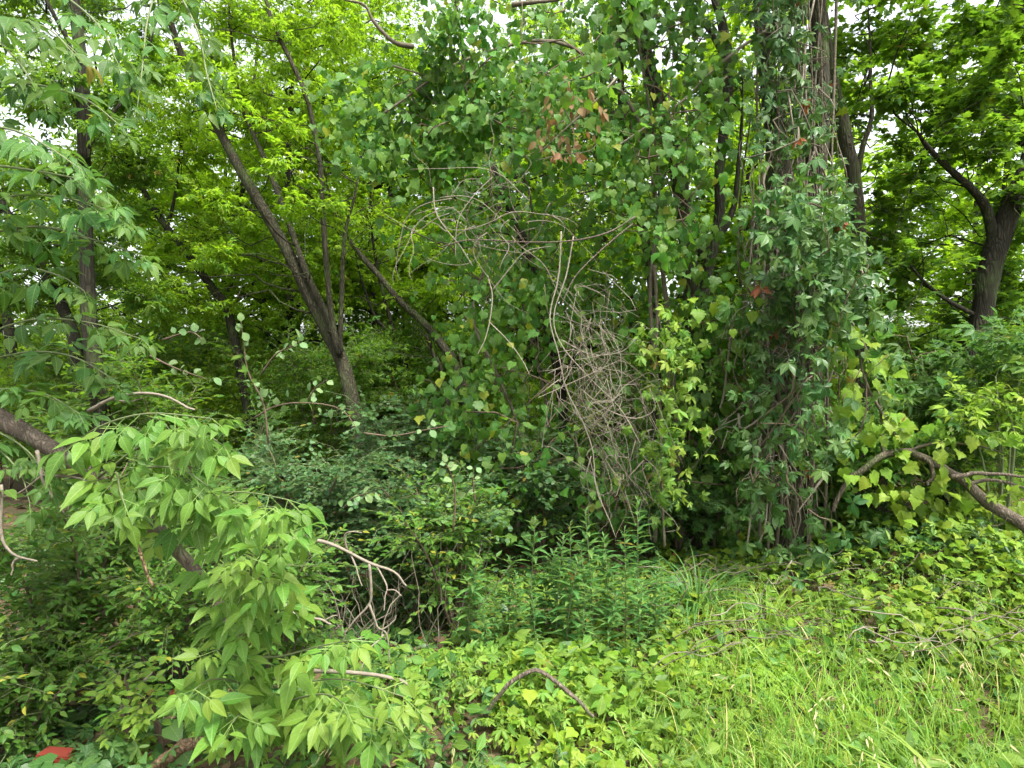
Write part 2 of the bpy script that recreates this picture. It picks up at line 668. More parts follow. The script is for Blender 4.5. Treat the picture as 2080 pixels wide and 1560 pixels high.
def ground_mat():
    m, nt, N, L = nodes('forest_floor')
    geo = N('NewGeometry')
    n1 = N('TexNoise')
    n1.inputs['Scale'].default_value = 3
    n1.inputs['Detail'].default_value = 8
    n2 = N('TexNoise')
    n2.inputs['Scale'].default_value = 38
    n2.inputs['Detail'].default_value = 6
    vo = N('TexVoronoi')
    vo.inputs['Scale'].default_value = 30
    for n in (n1, n2, vo):
        L(geo.outputs['Position'], n.inputs['Vector'])
    c = mixc(nt, n2.outputs['Fac'], (.028, .019, .011), (.12, .085, .05))
    c = mixc(nt, .5, c, mixc(nt, vo.outputs['Distance'], (1.6, 1.5, 1.4), (.6, .6, .6)), 'MULTIPLY')
    c = mixc(nt, math_n(nt, 'MULTIPLY', math_n(nt, 'SUBTRACT', n1.outputs['Fac'], .5), 4, clamp=True), c, (.035, .055, .016))
    sx = N('SeparateXYZ')
    L(geo.outputs['Position'], sx.inputs[0])
    far = math_n(nt, 'DIVIDE', math_n(nt, 'SUBTRACT', sx.outputs['Y'], 15.5), 1.5, clamp=True)
    gr = mixc(nt, n1.outputs['Fac'], (.09, .15, .025), (.17, .22, .05))
    c = mixc(nt, far, c, gr)
    p = N('BsdfPrincipled')
    p.inputs['Roughness'].default_value = .95
    p.inputs['Specular IOR Level'].default_value = .15
    L(c, p.inputs['Base Color'])
    bp = N('Bump')
    bp.inputs['Strength'].default_value = .8
    bp.inputs['Distance'].default_value = .03
    L(n2.outputs['Fac'], bp.inputs['Height'])
    L(bp.outputs[0], p.inputs['Normal'])
    out = N('OutputMaterial')
    L(p.outputs[0], out.inputs['Surface'])
    return m


def plain_mat(name, ca, cb, rough=.6, scale=20, metallic=0.0, bump=.2):
    m, nt, N, L = nodes(name)
    tc = N('TexCoord')
    nz = N('TexNoise')
    nz.inputs['Scale'].default_value = scale
    nz.inputs['Detail'].default_value = 6
    L(tc.outputs['Object'], nz.inputs['Vector'])
    p = N('BsdfPrincipled')
    p.inputs['Roughness'].default_value = rough
    p.inputs['Metallic'].default_value = metallic
    L(mixc(nt, nz.outputs['Fac'], ca, cb), p.inputs['Base Color'])
    bp = N('Bump')
    bp.inputs['Strength'].default_value = bump
    bp.inputs['Distance'].default_value = .01
    L(nz.outputs['Fac'], bp.inputs['Height'])
    L(bp.outputs[0], p.inputs['Normal'])
    out = N('OutputMaterial')
    L(p.outputs[0], out.inputs['Surface'])
    return m


M = {}
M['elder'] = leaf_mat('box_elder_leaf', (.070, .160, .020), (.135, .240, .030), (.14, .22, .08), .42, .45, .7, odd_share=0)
M['elder_shade'] = leaf_mat('box_elder_leaf_shaded', (.042, .118, .022), (.088, .180, .030), (.08, .15, .05), .46, .45, .6, odd_share=.01)  # darker copy of the box elder leaf, shade put into its greens
M['grape'] = leaf_mat('grape_leaf', (.048, .135, .020), (.118, .240, .032), (.12, .22, .07), .50, .44, .5, odd=(.24, .28, .03), odd_share=.03)
M['grape_young'] = leaf_mat('young_grape_leaf', (.135, .245, .018), (.225, .335, .032), (.18, .27, .07), .48, .45, .5, odd_share=.01)
M['creeper'] = leaf_mat('creeper_leaf', (.032, .095, .024), (.078, .165, .036), (.10, .16, .07), .36, .36, .6, odd_share=.01, odd=(.2, .05, .02))
M['creeper_young'] = leaf_mat('young_creeper_leaf', (.100, .215, .024), (.215, .325, .045), (.16, .24, .07), .45, .42, .5, odd_share=.02)
M['buckthorn'] = leaf_mat('buckthorn_leaf', (.034, .095, .032), (.080, .155, .050), (.13, .19, .10), .34, .36, .6, odd_share=.02)
M['pale'] = leaf_mat('pale_downy_leaf', (.13, .225, .085), (.19, .29, .12), (.17, .26, .12), .38, .6, .7, odd_share=0)
M['privet'] = leaf_mat('privet_leaf', (.055, .145, .019), (.120, .230, .032), (.14, .20, .06), .45, .42, .6, odd=(.28, .28, .03), odd_share=.03)
M['goldenrod'] = leaf_mat('goldenrod_leaf', (.050, .145, .036), (.105, .225, .052), (.13, .21, .08), .42, .45, .5, odd_share=.01, nveins=3)
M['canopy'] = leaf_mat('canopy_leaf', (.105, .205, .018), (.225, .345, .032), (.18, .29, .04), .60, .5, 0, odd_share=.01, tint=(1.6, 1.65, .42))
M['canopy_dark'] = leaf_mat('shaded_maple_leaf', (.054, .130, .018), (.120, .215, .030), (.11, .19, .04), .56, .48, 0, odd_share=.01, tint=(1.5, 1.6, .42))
M['grass'] = leaf_mat('grass_blade', (.115, .225, .030), (.235, .350, .065), None, .42, .42, 0, odd=(.45, .40, .16), odd_share=.06)
M['dead_leaf'] = leaf_mat('withered_leaf', (.17, .105, .05), (.30, .20, .10), None, .3, .8, 0, odd_share=0, tint=(1.2, .9, .5))
M['litter'] = leaf_mat('leaf_litter', (.06, .04, .022), (.16, .11, .06), None, .1, .85, 0, odd_share=0)
M['seed'] = leaf_mat('ripe_grass_head', (.34, .30, .15), (.46, .40, .22), None, .3, .7, 0, odd_share=0, tint=(1, .9, .6))
M['bark'] = bark_mat('grey_brown_bark', (.020, .018, .011), (.080, .074, .046), 1.0, .9, .4)
M['bark_dark'] = bark_mat('dark_bark', (.009, .008, .005), (.039, .036, .022), 1.0, .8, .3)  # the grey-brown bark pattern in a darker tone
M['limb'] = bark_mat('box_elder_bark', (.055, .042, .030), (.20, .165, .125), 1.4, .6, .5, .3)
M['twig'] = plain_mat('brown_twig', (.055, .036, .022), (.15, .105, .065), .85, 30)
M['twig_green'] = plain_mat('green_twig', (.075, .11, .035), (.15, .17, .07), .7, 30)
M['vine'] = plain_mat('dead_grey_vine', (.115, .095, .070), (.27, .230, .170), .85, 40, bump=.5)
M['vine_pale'] = plain_mat('bleached_vine', (.135, .115, .085), (.32, .275, .205), .85, 40, bump=.5)
M['vine_brown'] = plain_mat('stringy_brown_vine', (.052, .042, .026), (.145, .122, .078), .9, 50, bump=.6)
M['dry_wood'] = bark_mat('dry_weathered_wood', (.055, .036, .020), (.27, .185, .105), 1.2, .8, 0, .5)
M['red'] = plain_mat('faded_red_paint', (.13, .020, .013), (.21, .038, .025), .5, 12, bump=.15)
M['ground'] = ground_mat()

# ---------------------------------------------------------------- ground
def make_ground():
    xs = np.concatenate([-np.geomspace(900, 8.2, 22), np.linspace(-8, 8, 100), np.geomspace(8.2, 900, 22)])
    ys = np.concatenate([np.array([-300, -60, -15, -5]), np.linspace(-2, 14, 100), np.geomspace(14.4, 1500, 24)])
    X, Y = np.meshgrid(xs, ys)
    Z = ground(X, Y)
    v = np.stack([X, Y, Z], -1).reshape(-1, 3)
    nx, ny = len(xs), len(ys)
    i = np.arange(ny - 1)[:, None]
    j = np.arange(nx - 1)[None, :]
    q = np.stack([i * nx + j, i * nx + j + 1, (i + 1) * nx + j + 1, (i + 1) * nx + j], -1).reshape(-1)
    me = mesh_from('ground', v, q, np.full((nx - 1) * (ny - 1), 4), M['ground'])
    new_obj('ground', me, None, kind='structure', label='dark leaf-strewn soil under the thicket, open grass beyond', category='ground')


make_ground()

# ---------------------------------------------------------------- trees
def stem_points(pts, y0, y1, to_ground=True, extend=0.0, n=26):
    """pts: (px, py, width in pixels) from the foot upwards, y0/y1 depth at foot and top -> points, radii"""
    m = len(pts)
    P3, rad = [], []
    for i, (px, py, w) in enumerate(pts):
        Y = y0 + (y1 - y0) * i / max(1, m - 1)
        P3.append(P(px, py, Y))
        rad.append(w * .37 / F * Y)
    if to_ground:
        b = P3[0]
        dz = b[2] - float(ground(b[0], b[1]))
        if dz > .05:
            d = (P3[0] - P3[1])
            d = d / max(.2, abs(d[2])) * dz * .5
            foot = np.array((b[0] + np.clip(d[0], -.4, .4), b[1] + d[1] * .3, 0))
            foot[2] = float(ground(foot[0], foot[1])) - .08
            P3.insert(0, foot)
            rad.insert(0, rad[0] * 1.25)
    if extend:
        d = P3[-1] - P3[-2]
        d = d / np.linalg.norm(d)
        e1 = P3[-1] + (d * .7 + np.array((0, 0, .3))) * extend * .5
        e2 = e1 + (d * .45 + np.array((0, .1, .6))) * extend * .5
        P3 += [e1, e2]
        rad += [rad[-1] * .7, rad[-1] * .3]
    P3 = smooth_line(P3, n)
    rad = np.interp(np.linspace(0, 1, n), np.linspace(0, 1, len(rad)), rad)
    return P3, rad


def clump_sprays(tubes, lv, centre, rad, ntw, tm, size, per=8, twig_r=.004, anchor=None, up=.15, tilt=.35):
    centre, rad = np.asarray(centre, float), np.asarray(rad, float)
    dirs = unit(rng.normal(0, 1, (ntw, 3)) + np.array((0, 0, .2)))
    rr = rng.random(ntw) ** .45
    ends = centre + dirs * rad * rr[:, None]
    starts = centre + dirs * rad * (rr * rng.uniform(.05, .45, ntw))[:, None] - np.array((0, 0, .12 * rad[2]))
    mid = (starts + ends) / 2 + np.array((0, 0, 1)) * (up * np.linalg.norm(ends - starts, axis=1))[:, None] + rng.normal(0, .04, (ntw, 3))
    if tubes is not None:
        for i in range(ntw):
            tubes.add(np.array([starts[i], mid[i], ends[i]]), np.array((twig_r, twig_r * .7, twig_r * .35)), 3)
    t = np.tile(np.linspace(.15, 1.0, per), (ntw, 1)) + rng.normal(0, .03, (ntw, per))
    t = t[..., None]
    pos = (1 - t) ** 2 * starts[:, None] + 2 * t * (1 - t) * mid[:, None] + t * t * ends[:, None]
    ax = unit(ends - starts)[:, None, :]
    side = unit(np.cross(ax, np.array((0, 0, 1.0))) + 1e-6)
    sg = np.where(np.arange(per) % 2 == 0, 1.0, -1.0)[None, :, None]
    d = ax * (.35 + t) + side * sg * (1.1 - .6 * t) + rng.normal(0, .3, (ntw, per, 3)) - np.array((0, 0, .30))
    nr = np.array((0, 0, 1.0)) + rng.normal(0, tilt, (ntw, per, 3))
    sz = size * rng.uniform(.65, 1.2, ntw * per)
    lv.add(tm, pos.reshape(-1, 3), d.reshape(-1, 3), nr.reshape(-1, 3), sz)


def make_tree(name, label, stems, clumps, tm, mat, size, bark='bark', group=None, per=8, limbs=True, tilt=.35, cat='tree', dead_twigs=0):
    size *= .72
    lines = [stem_points(*s) for s in stems]
    root = thing(name, label, cat, lines[0][0][0], group)
    for k, (p, r) in enumerate(lines):
        t = Tubes().add(p, r, 10 if k == 0 else 8, .05)
        t.build('trunk' if k == 0 else 'stem', M[bark], root)
    allp = np.vstack([p[len(p) // 4:] for p, r in lines])
    tb, lv = Tubes(), Leaves()
    for c in clumps:
        if len(c) == 7:
            px, py, Y, rx, ry, rd, n = c
            cen = P(px, py, Y)
            rad = np.array((rx / F * Y, rd, ry / F * Y))
        else:
            cen, rad, n = c
            cen = np.asarray(cen, float)
        if limbs:
            dist = np.linalg.norm(allp - cen, axis=1) + np.where(allp[:, 2] > cen[2] - .1, 2.0, 0)
            a = allp[np.argmin(dist)]
            L = np.linalg.norm(cen - a)
            if L < 4.5:
                q = wander(a, cen, 9, .05 * L, -.06 * L)
                tb.add(q, np.linspace(.005 + .003 * L, .003, 9), 5, .04)
        clump_sprays(tb, lv, cen, rad, int(n * 1.4), tm, size, per + 1, twig_r=.003, tilt=tilt)
    for k in range(dead_twigs):
        a = allp[rng.integers(0, len(allp))]
        e = a + unit(rng.normal(0, 1, 3) + np.array((-.3, -.2, .5))) * rng.uniform(.4, 1.1)
        tb.add(wander(a, e, 7, .05, -.05), np.linspace(.006, .0015, 7), 4)
    tb.build('branches', M[bark], root)
    lv.build('crown', M[mat], root, kind='stuff')
    return root


def rnd_clumps(n, lo, hi, rad, ntw):
    lo, hi = np.asarray(lo, float), np.asarray(hi, float)
    return [(rng.uniform(lo, hi), np.array(rad) * rng.uniform(.7, 1.3), ntw) for _ in range(n)]


def px_clumps(boxes):
    """boxes: (px0, py0, px1, py1, Y0, Y1, count, radius px, depth radius m, twigs)"""
    out = []
    for (a, b, c, d, y0, y1, n, r, rd, tw) in boxes:
        for _ in range(n):
            k = rng.uniform(.7, 1.3)
            out.append((rng.uniform(a, c), rng.uniform(b, d), rng.uniform(y0, y1), r * k, r * .6 * k, rd, int(tw * k)))
    return out


# traced trees -----------------------------------------------------------------
make_tree('leaning_tree', 'grey leaning tree with a smooth trunk forking into dark slender stems over the hollow',
          [([(726, 870, 44), (705, 770, 40), (685, 710, 38), (640, 625, 36), (590, 520, 33), (535, 425, 30), (480, 330, 27), (430, 235, 24), (385, 150, 20), (345, 40, 17)], 6.3, 6.9, True, 2.0),
           ([(690, 715, 22), (668, 650, 19), (625, 560, 17), (585, 450, 15), (540, 330, 13), (490, 215, 11), (478, 140, 9)], 6.3, 6.8, False, 1.2),
           ([(686, 720, 20), (668, 600, 17), (655, 420, 15), (648, 320, 14), (620, 190, 13), (560, 60, 12), (535, -20, 10)], 6.25, 6.3, False, 2.0),
           ([(690, 725, 16), (694, 600, 13), (700, 480, 10), (720, 400, 7)], 6.3, 6.2, False, .6),
           ([(436, 245, 13), (440, 150, 11), (405, 60, 9), (380, -20, 8)], 6.75, 7.2, False, 1.2)],
          px_clumps([(330, 0, 700, 300, 6.2, 8.0, 14, 85, .6, 20), (300, 250, 680, 620, 6.8, 8.0, 12, 80, .6, 20), (400, 180, 720, 720, 5.5, 6.1, 9, 60, .3, 9), (330, -80, 780, 70, 6.4, 8.0, 8, 85, .5, 20), (420, -450, 760, -60, 6.0, 8.0, 6, 130, .9, 26)]),
          T_FAR3, 'canopy', .15, dead_twigs=34)
make_tree('slender_tree', 'straight dark-barked tree rising beside the box elder sprays, its foot hidden by shrubs',
          [([(204, 840, 46), (190, 740, 42), (178, 600, 38), (174, 450, 36), (170, 300, 34), (168, 160, 32), (150, 0, 30)], 5.4, 5.5, True, 2.2),
           ([(172, 330, 16), (160, 200, 14), (140, 90, 12), (95, 0, 10)], 5.4, 5.2, False, 1.2),
           ([(180, 300, 12), (230, 230, 9), (275, 170, 7), (300, 110, 5)], 5.4, 5.8, False, .5)],
          px_clumps([(20, 40, 330, 330, 5.0, 6.4, 7, 70, .4, 18), (0, 330, 300, 620, 5.6, 6.8, 10, 75, .5, 20), (-20, -80, 330, 120, 5.6, 7.4, 9, 80, .5, 20), (0, -400, 330, -50, 4.8, 6.6, 5, 120, .8, 24)]),
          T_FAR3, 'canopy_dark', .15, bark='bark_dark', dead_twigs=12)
make_tree('bent_tree', 'thin black stem leaning away from the straight dark-barked tree',
          [([(470, 660, 24), (430, 585, 22), (385, 520, 20), (330, 450, 18), (290, 385, 16), (262, 320, 13), (235, 270, 10)], 7.3, 7.6, True, 1.2),
           ([(340, 460, 10), (355, 400, 8), (362, 340, 6)], 7.45, 7.5, False, .3)],
          px_clumps([(180, 200, 480, 560, 7.3, 8.8, 14, 75, .7, 20)]), T_FAR3, 'canopy', .15, bark='bark_dark', dead_twigs=14)
make_tree('crooked_tree', 'short dark crooked tree behind the straight dark-barked trunk, forking low',
          [([(160, 760, 34), (150, 680, 32), (125, 620, 30), (95, 560, 26), (60, 500, 22), (20, 440, 18)], 6.3, 6.8, True, 1.2)],
          px_clumps([(-40, 300, 200, 640, 6.4, 7.4, 9, 80, .6, 20)]), T_FAR3, 'canopy_dark', .15, bark='bark_dark')
make_tree('tilted_sapling', 'tilted grey-brown tree sloping down toward the vine mass, seen through bright leaves',
          [([(930, 760, 24), (900, 705, 22), (860, 655, 20), (815, 615, 18), (770, 560, 16), (730, 515, 14), (700, 470, 10)], 7.2, 7.8, True, 1.0),
           ([(900, 770, 11), (880, 720, 10), (865, 680, 8)], 7.2, 7.2, True, 0)],
          px_clumps([(640, 300, 900, 620, 7.4, 9.2, 14, 80, .7, 20)]), T_FAR3, 'canopy', .15, bark='bark', dead_twigs=12)
make_tree('forked_sapling', 'dark forked sapling standing in the bright gap behind the leaning trunk',
          [([(835, 800, 17), (820, 730, 16), (805, 690, 14), (790, 640, 12), (770, 560, 10)], 8.0, 8.2, True, 1.0),
           ([(812, 705, 11), (785, 670, 10), (760, 640, 8), (735, 570, 6)], 8.0, 8.1, False, .5)],
          px_clumps([(700, 420, 900, 650, 8.2, 9.2, 6, 80, .6, 18)]), T_FAR3, 'canopy', .14, bark='bark_dark')
make_tree('ivied_tree', 'grey trunk wrapped in hanging stems behind the heart-leaved curtain',
          [([(1412, 720, 50), (1405, 600, 46), (1395, 480, 46), (1378, 360, 44), (1350, 250, 40), (1325, 160, 38), (1305, 80, 36), (1292, 0, 34)], 5.2, 5.3, True, 2.2),
           ([(1330, 700, 28), (1322, 560, 26), (1300, 440, 26), (1270, 330, 24), (1262, 200, 20), (1258, 60, 16)], 5.3, 5.4, True, 1.6)],
          px_clumps([(1220, -500, 1500, -60, 4.6, 6.6, 6, 130, .9, 26), (1230, 0, 1480, 330, 5.6, 6.6, 6, 80, .5, 18)]),
          T_MAPLE, 'canopy_dark', .10, bark='bark')
make_tree('black_forked_tree', 'black forked tree between the ivied trunk and the vine-wrapped column',
          [([(1425, 640, 30), (1440, 540, 30), (1462, 440, 30), (1462, 340, 29), (1474, 240, 29), (1480, 130, 30), (1465, 40, 24), (1445, -30, 20)], 6.0, 6.1, True, 1.8),
           ([(1418, 515, 22), (1460, 480, 20), (1490, 420, 16), (1500, 330, 12)], 6.0, 6.1, False, .8),
           ([(1478, 130, 18), (1440, 60, 15), (1400, 20, 12), (1360, -20, 9)], 6.1, 6.1, False, .8)],
          px_clumps([(1380, -400, 1620, -50, 5.6, 7.6, 4, 120, .8, 24), (1380, 0, 1560, 400, 6.4, 7.8, 8, 80, .6, 18)]),
          T_MAPLE, 'canopy', .10, bark='bark_dark')
make_tree('broken_limb_tree', 'dark stem with stubs of broken limbs behind the tangle of bare vines',
          [([(1140, 800, 30), (1120, 690, 28), (1085, 560, 26), (1050, 450, 25), (1010, 360, 23), (985, 290, 20), (960, 200, 15)], 5.9, 6.2, True, 1.6),
           ([(1150, 745, 24), (1210, 700, 18), (1260, 680, 11)], 5.9, 5.7, False, 0),
           ([(1040, 430, 13), (985, 420, 12), (925, 440, 9), (900, 395, 6)], 6.1, 6.0, False, 0)],
          px_clumps([(820, -350, 1150, -50, 5.6, 7.4, 4, 120, .8, 24), (840, 320, 1120, 640, 6.5, 7.8, 7, 80, .6, 18)]),
          T_FAR3, 'canopy', .15, bark='bark_dark', dead_twigs=10)
make_tree('grey_tree', 'grey smooth-barked tree just past the vine-wrapped column, splitting at its top',
          [([(1748, 800, 46), (1748, 660, 44), (1744, 520, 42), (1738, 400, 40), (1722, 300, 36), (1705, 220, 32), (1690, 150, 28)], 6.2, 6.4, True, 2.4),
           ([(1738, 380, 18), (1752, 300, 15), (1770, 240, 12), (1768, 160, 9)], 6.3, 6.5, False, .8)],
          px_clumps([(1640, 60, 1860, 420, 6.6, 8.0, 13, 85, .7, 20), (1640, -450, 1900, -40, 6.0, 8.0, 5, 130, .9, 26), (1680, 420, 1850, 640, 6.8, 8.0, 6, 75, .6, 18)]),
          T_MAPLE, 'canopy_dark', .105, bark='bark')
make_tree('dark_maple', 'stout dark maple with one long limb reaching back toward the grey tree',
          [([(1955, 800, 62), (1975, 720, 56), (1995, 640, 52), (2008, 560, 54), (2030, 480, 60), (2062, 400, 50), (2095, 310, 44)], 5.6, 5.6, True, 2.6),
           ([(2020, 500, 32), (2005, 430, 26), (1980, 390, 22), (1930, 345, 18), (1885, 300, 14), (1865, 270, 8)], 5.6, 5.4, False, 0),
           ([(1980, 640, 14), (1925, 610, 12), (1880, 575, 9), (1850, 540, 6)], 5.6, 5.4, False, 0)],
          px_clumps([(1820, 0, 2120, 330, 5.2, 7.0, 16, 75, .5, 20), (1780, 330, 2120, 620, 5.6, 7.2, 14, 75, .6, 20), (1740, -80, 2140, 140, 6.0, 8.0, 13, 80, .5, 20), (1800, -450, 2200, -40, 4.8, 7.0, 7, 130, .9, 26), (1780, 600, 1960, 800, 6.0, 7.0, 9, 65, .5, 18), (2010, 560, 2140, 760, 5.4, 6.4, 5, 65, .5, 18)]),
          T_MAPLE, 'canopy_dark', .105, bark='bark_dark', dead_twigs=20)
make_tree('vine_choked_tree', 'tall trunk choked by a thick shaggy coat of dead vine stems',
          [([(1600, 1130, 110), (1597, 1000, 105), (1594, 800, 100), (1592, 600, 98), (1590, 430, 95), (1578, 300, 55), (1560, 150, 45), (1545, 0, 40)], 4.75, 4.85, True, 2.4),
           ([(1600, 520, 60), (1640, 420, 56), (1662, 300, 54), (1664, 150, 52), (1660, 0, 48)], 4.85, 4.9, False, 2.2)],
          px_clumps([(1480, -520, 1740, -60, 4.2, 6.0, 6, 140, .9, 26)]), T_MAPLE, 'canopy_dark', .11, bark='bark')

# far trees behind: three builds, copied -----------------------------------------
def copy_tree(o, loc, rz, sc, label=None):
    c = o.copy()
    col.objects.link(c)
    c.location = [float(v) for v in loc]
    c.rotation_euler = (0, 0, rz)
    c.scale = (sc, sc, sc)
    if label:
        c['label'] = label
    for ch in o.children:
        d = ch.copy()
        col.objects.link(d)
        d.parent = c
    return c


def far_tree(x, y, h, mat, tm, size, lean, label, group):
    z0 = float(ground(x, y)) - .1
    pts = [(x, y, z0), (x + lean * .25, y, h * .25), (x + lean * .6, y + .1, h * .55), (x + lean, y, h * .9)]
    root = thing('woodland_tree', label, 'tree', pts[0], group)
    p = smooth_line(pts, 14)
    r = np.linspace(.085, .02, 14)
    Tubes().add(p, r, 8, .05).build('trunk', M['bark_dark'], root)
    tb, lv = Tubes(), Leaves()
    for k in range(62):
        t = rng.uniform(.10, 1.0)
        a = p[int(t * 13)]
        ang = rng.uniform(0, 6.28)
        L = rng.uniform(.5, 2.0) * (1.15 - .5 * abs(t - .45))
        c = a + np.array((math.cos(ang) * L, math.sin(ang) * L, .3 * L))
        tb.add(wander(a, c, 7, .05 * L, -.05), np.linspace(.018, .005, 7), 4)
        clump_sprays(tb, lv, c, np.array((.65, .65, .34)) * rng.uniform(.8, 1.3), 24, tm, size * .72, 9, twig_r=.003)
    tb.build('branches', M['bark_dark'], root)
    lv.build('crown', M[mat], root, kind='stuff')
    return root


LF = ['slim three-leaflet tree bending away, full of bright leaves deep behind the thicket', 'taller three-leaflet tree with bright leaves deep behind the thicket', 'slim maple with bright lobed leaves deep behind the thicket']
GF = ['bending trees deep behind the thicket', 'tall trees deep behind the thicket', 'maples deep behind the thicket']
protos = [far_tree(-5.0, 10.5, 7.5, 'canopy', T_FAR3, .17, .9, LF[0], GF[0]), far_tree(-1.6, 11.0, 8.0, 'canopy', T_FAR3, .17, -.8, LF[1], GF[1]), far_tree(3.4, 10.2, 7.0, 'canopy', T_MAPLE, .13, .5, LF[2], GF[2])]
for i, (x, y) in enumerate([(-7.2, 9.4), (-3.4, 9.6), (-2.9, 13.0), (.6, 9.8), (1.4, 12.6), (-.6, 13.6), (5.6, 12.5), (8.0, 11.0), (-9.5, 12.0), (-6.2, 13.5), (10.5, 13.5), (-4.4, 11.9), (-1.9, 9.0), (.1, 11.4), (-8.2, 14.2), (2.2, 10.2), (-3.0, 15.5), (.9, 15.8), (-7.0, 16.5), (-5.2, 15.0), (4.6, 14.2), (6.9, 9.6), (7.8, 14.5), (-10.5, 15.5), (2.6, 14.0)]):
    copy_tree(protos[i % 3 if x < 2.5 else 2], (x, y, float(ground(x, y)) - .1), rng.uniform(0, 6.28), rng.uniform(.85, 1.15))

# ---------------------------------------------------------------- shrubs and undergrowth
def shrub_data(base, h, spread, nst, ntw, size, per=10, twl=(.18, .5), tilt=.4, droop=.15, bias=(0, 0, 0), two_rank=True):
    base = np.asarray(base, float)
    stems, twigs = [], []
    for k in range(nst):
        ang = rng.uniform(0, 6.28)
        rr = spread * math.sqrt(rng.random())
        top = base + np.array((math.cos(ang) * rr, math.sin(ang) * rr, h * rng.uniform(.65, 1.0))) + np.array(bias)
        midp = base * .45 + top * .55 + np.array((0, 0, .14 * h)) + rng.normal(0, .03 * h, 3)
        foot = base + np.array((math.cos(ang), math.sin(ang), 0)) * .06 * rng.random()
        stems.append(smooth_line([foot, midp, top], 10))
    pos, d, nr = [], [], []
    for k in range(ntw):
        st = stems[rng.integers(0, nst)]
        a = st[min(9, int(10 * rng.uniform(.2, 1.0)))]
        dirv = unit(np.array((rng.normal(), rng.normal(), rng.uniform(-.2, .9))) + .5 * (a - base) * np.array((1, 1, .2)) / max(spread, .1))
        L = rng.uniform(*twl)
        e = a + dirv * L - np.array((0, 0, droop * L))
        m = (a + e) / 2 + np.array((0, 0, .12 * L))
        twigs.append(np.array([a, m, e]))
        t = (np.linspace(.12, 1, per) + rng.normal(0, .02, per))[:, None]
        pp = (1 - t) ** 2 * a + 2 * t * (1 - t) * m + t * t * e
        side = unit(np.cross(dirv, np.array((0, 0, 1.0))) + 1e-6)
        sg = np.where(np.arange(per) % 2 == 0, 1.0, -1.0)[:, None]
        pos.append(pp)
        d.append(dirv * (.45 + .6 * t) + side * sg * (1.0 - .6 * t) + rng.normal(0, .25, (per, 3)) - np.array((0, 0, .22)))
        nr.append(np.array((0, -.25, 1.0)) + rng.normal(0, tilt, (per, 3)))
    pos = np.vstack(pos)
    return stems, twigs, pos, np.vstack(d), np.vstack(nr), size * rng.uniform(.6, 1.2, len(pos))


def make_shrub(name, label, base, h, spread, nst, ntw, tm, key, mat, size, objs=0, stem_mat='twig', group=None, cat='shrub', stem_r=.010, **kw):
    size *= .72
    ntw = int(ntw * 1.7)
    base = np.array((base[0], base[1], float(ground(base[0], base[1])) - .02))
    stems, twigs, pos, d, nr, sz = shrub_data(base, h, spread, nst, ntw, size, **kw)
    root = thing(name, label, cat, base, group)
    for st in stems:
        Tubes().add(st, np.linspace(stem_r, stem_r * .35, len(st)), 6, .05).build('stem', M[stem_mat], root)
    tb = Tubes()
    for tw in twigs:
        tb.add(tw, np.array((.0022, .0018, .0010)), 3)
    tb.build('twigs', M['twig_green'], root, kind='stuff')
    if objs:
        split_leaves(root, tm, key, M[mat], pos, d, nr, sz, objs)
    else:
        Leaves().add(plain(tm), pos, d, nr, sz).build('foliage', M[mat], root, kind='stuff')
    return root


# the row of understory bushes between the trunks: two builds, copied
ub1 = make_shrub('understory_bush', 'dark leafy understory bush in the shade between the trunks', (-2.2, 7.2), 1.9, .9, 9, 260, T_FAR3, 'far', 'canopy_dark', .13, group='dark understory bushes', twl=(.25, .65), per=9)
ub2 = make_shrub('understory_bush', 'yellow-green understory bush in the half shade between the trunks', (2.6, 7.0), 1.7, .9, 9, 260, T_FAR3, 'far', 'canopy', .13, group='yellow-green understory bushes', twl=(.25, .65), per=9)
for i, (x, y) in enumerate([(-6.2, 7.8), (-4.9, 7.2), (-3.6, 7.8), (-.9, 7.8), (.3, 7.2), (1.3, 7.9), (3.9, 7.4), (5.2, 7.0), (6.4, 7.8), (-5.6, 9.2), (-2.6, 9.0), (1.9, 9.2), (4.6, 9.0), (7.6, 9.2), (-.4, 9.6), (-4.0, 10.4), (3.2, 11.0), (-7.4, 10.8), (6.6, 11.4), (0.9, 11.2), (-1.8, 11.6), (-9, 15), (-7, 15.6), (-5, 14.8), (-3.2, 15.4), (-1.4, 14.9), (.6, 15.5), (2.6, 14.8), (4.6, 15.5), (6.6, 14.9), (8.6, 15.6), (10.5, 15), (-3.1, 8.3), (-4.6, 8.6), (-.2, 8.5), (-1.5, 8.3)]):
    copy_tree(ub1 if i % 2 else ub2, (x, y, float(ground(x, y)) - .02), rng.uniform(0, 6.28), rng.uniform(.8, 1.15) * (1.5 if y > 14 else 1))

# buckthorn thicket with small round blue-green leaves
make_shrub('buckthorn_bush', 'dense buckthorn bush of small round blue-green leaves beside the box elder sprays', (-1.45, 4.5), 1.42, .62, 10, 300, T_ROUND, 'round', 'buckthorn', .062, 300, twl=(.15, .42), per=11)
make_shrub('buckthorn_bush', 'tall dark buckthorn bush in front of the foot of the leaning tree', (-.95, 5.4), 1.35, .7, 10, 300, T_ROUND, 'round', 'buckthorn', .066, 200, twl=(.15, .45), per=11)
make_shrub('buckthorn_bush', 'low dark buckthorn bush overhanging the twiggy hollow', (-.62, 4.35), 1.02, .5, 9, 240, T_ROUND, 'round', 'buckthorn', .060, 250, twl=(.15, .4), per=11)
make_shrub('buckthorn_bush', 'buckthorn bush with lighter oval leaves between hollow and goldenrod', (-.35, 4.0), .92, .42, 8, 150, T_OVAL, 'oval', 'privet', .075, 250, twl=(.15, .36), per=10)
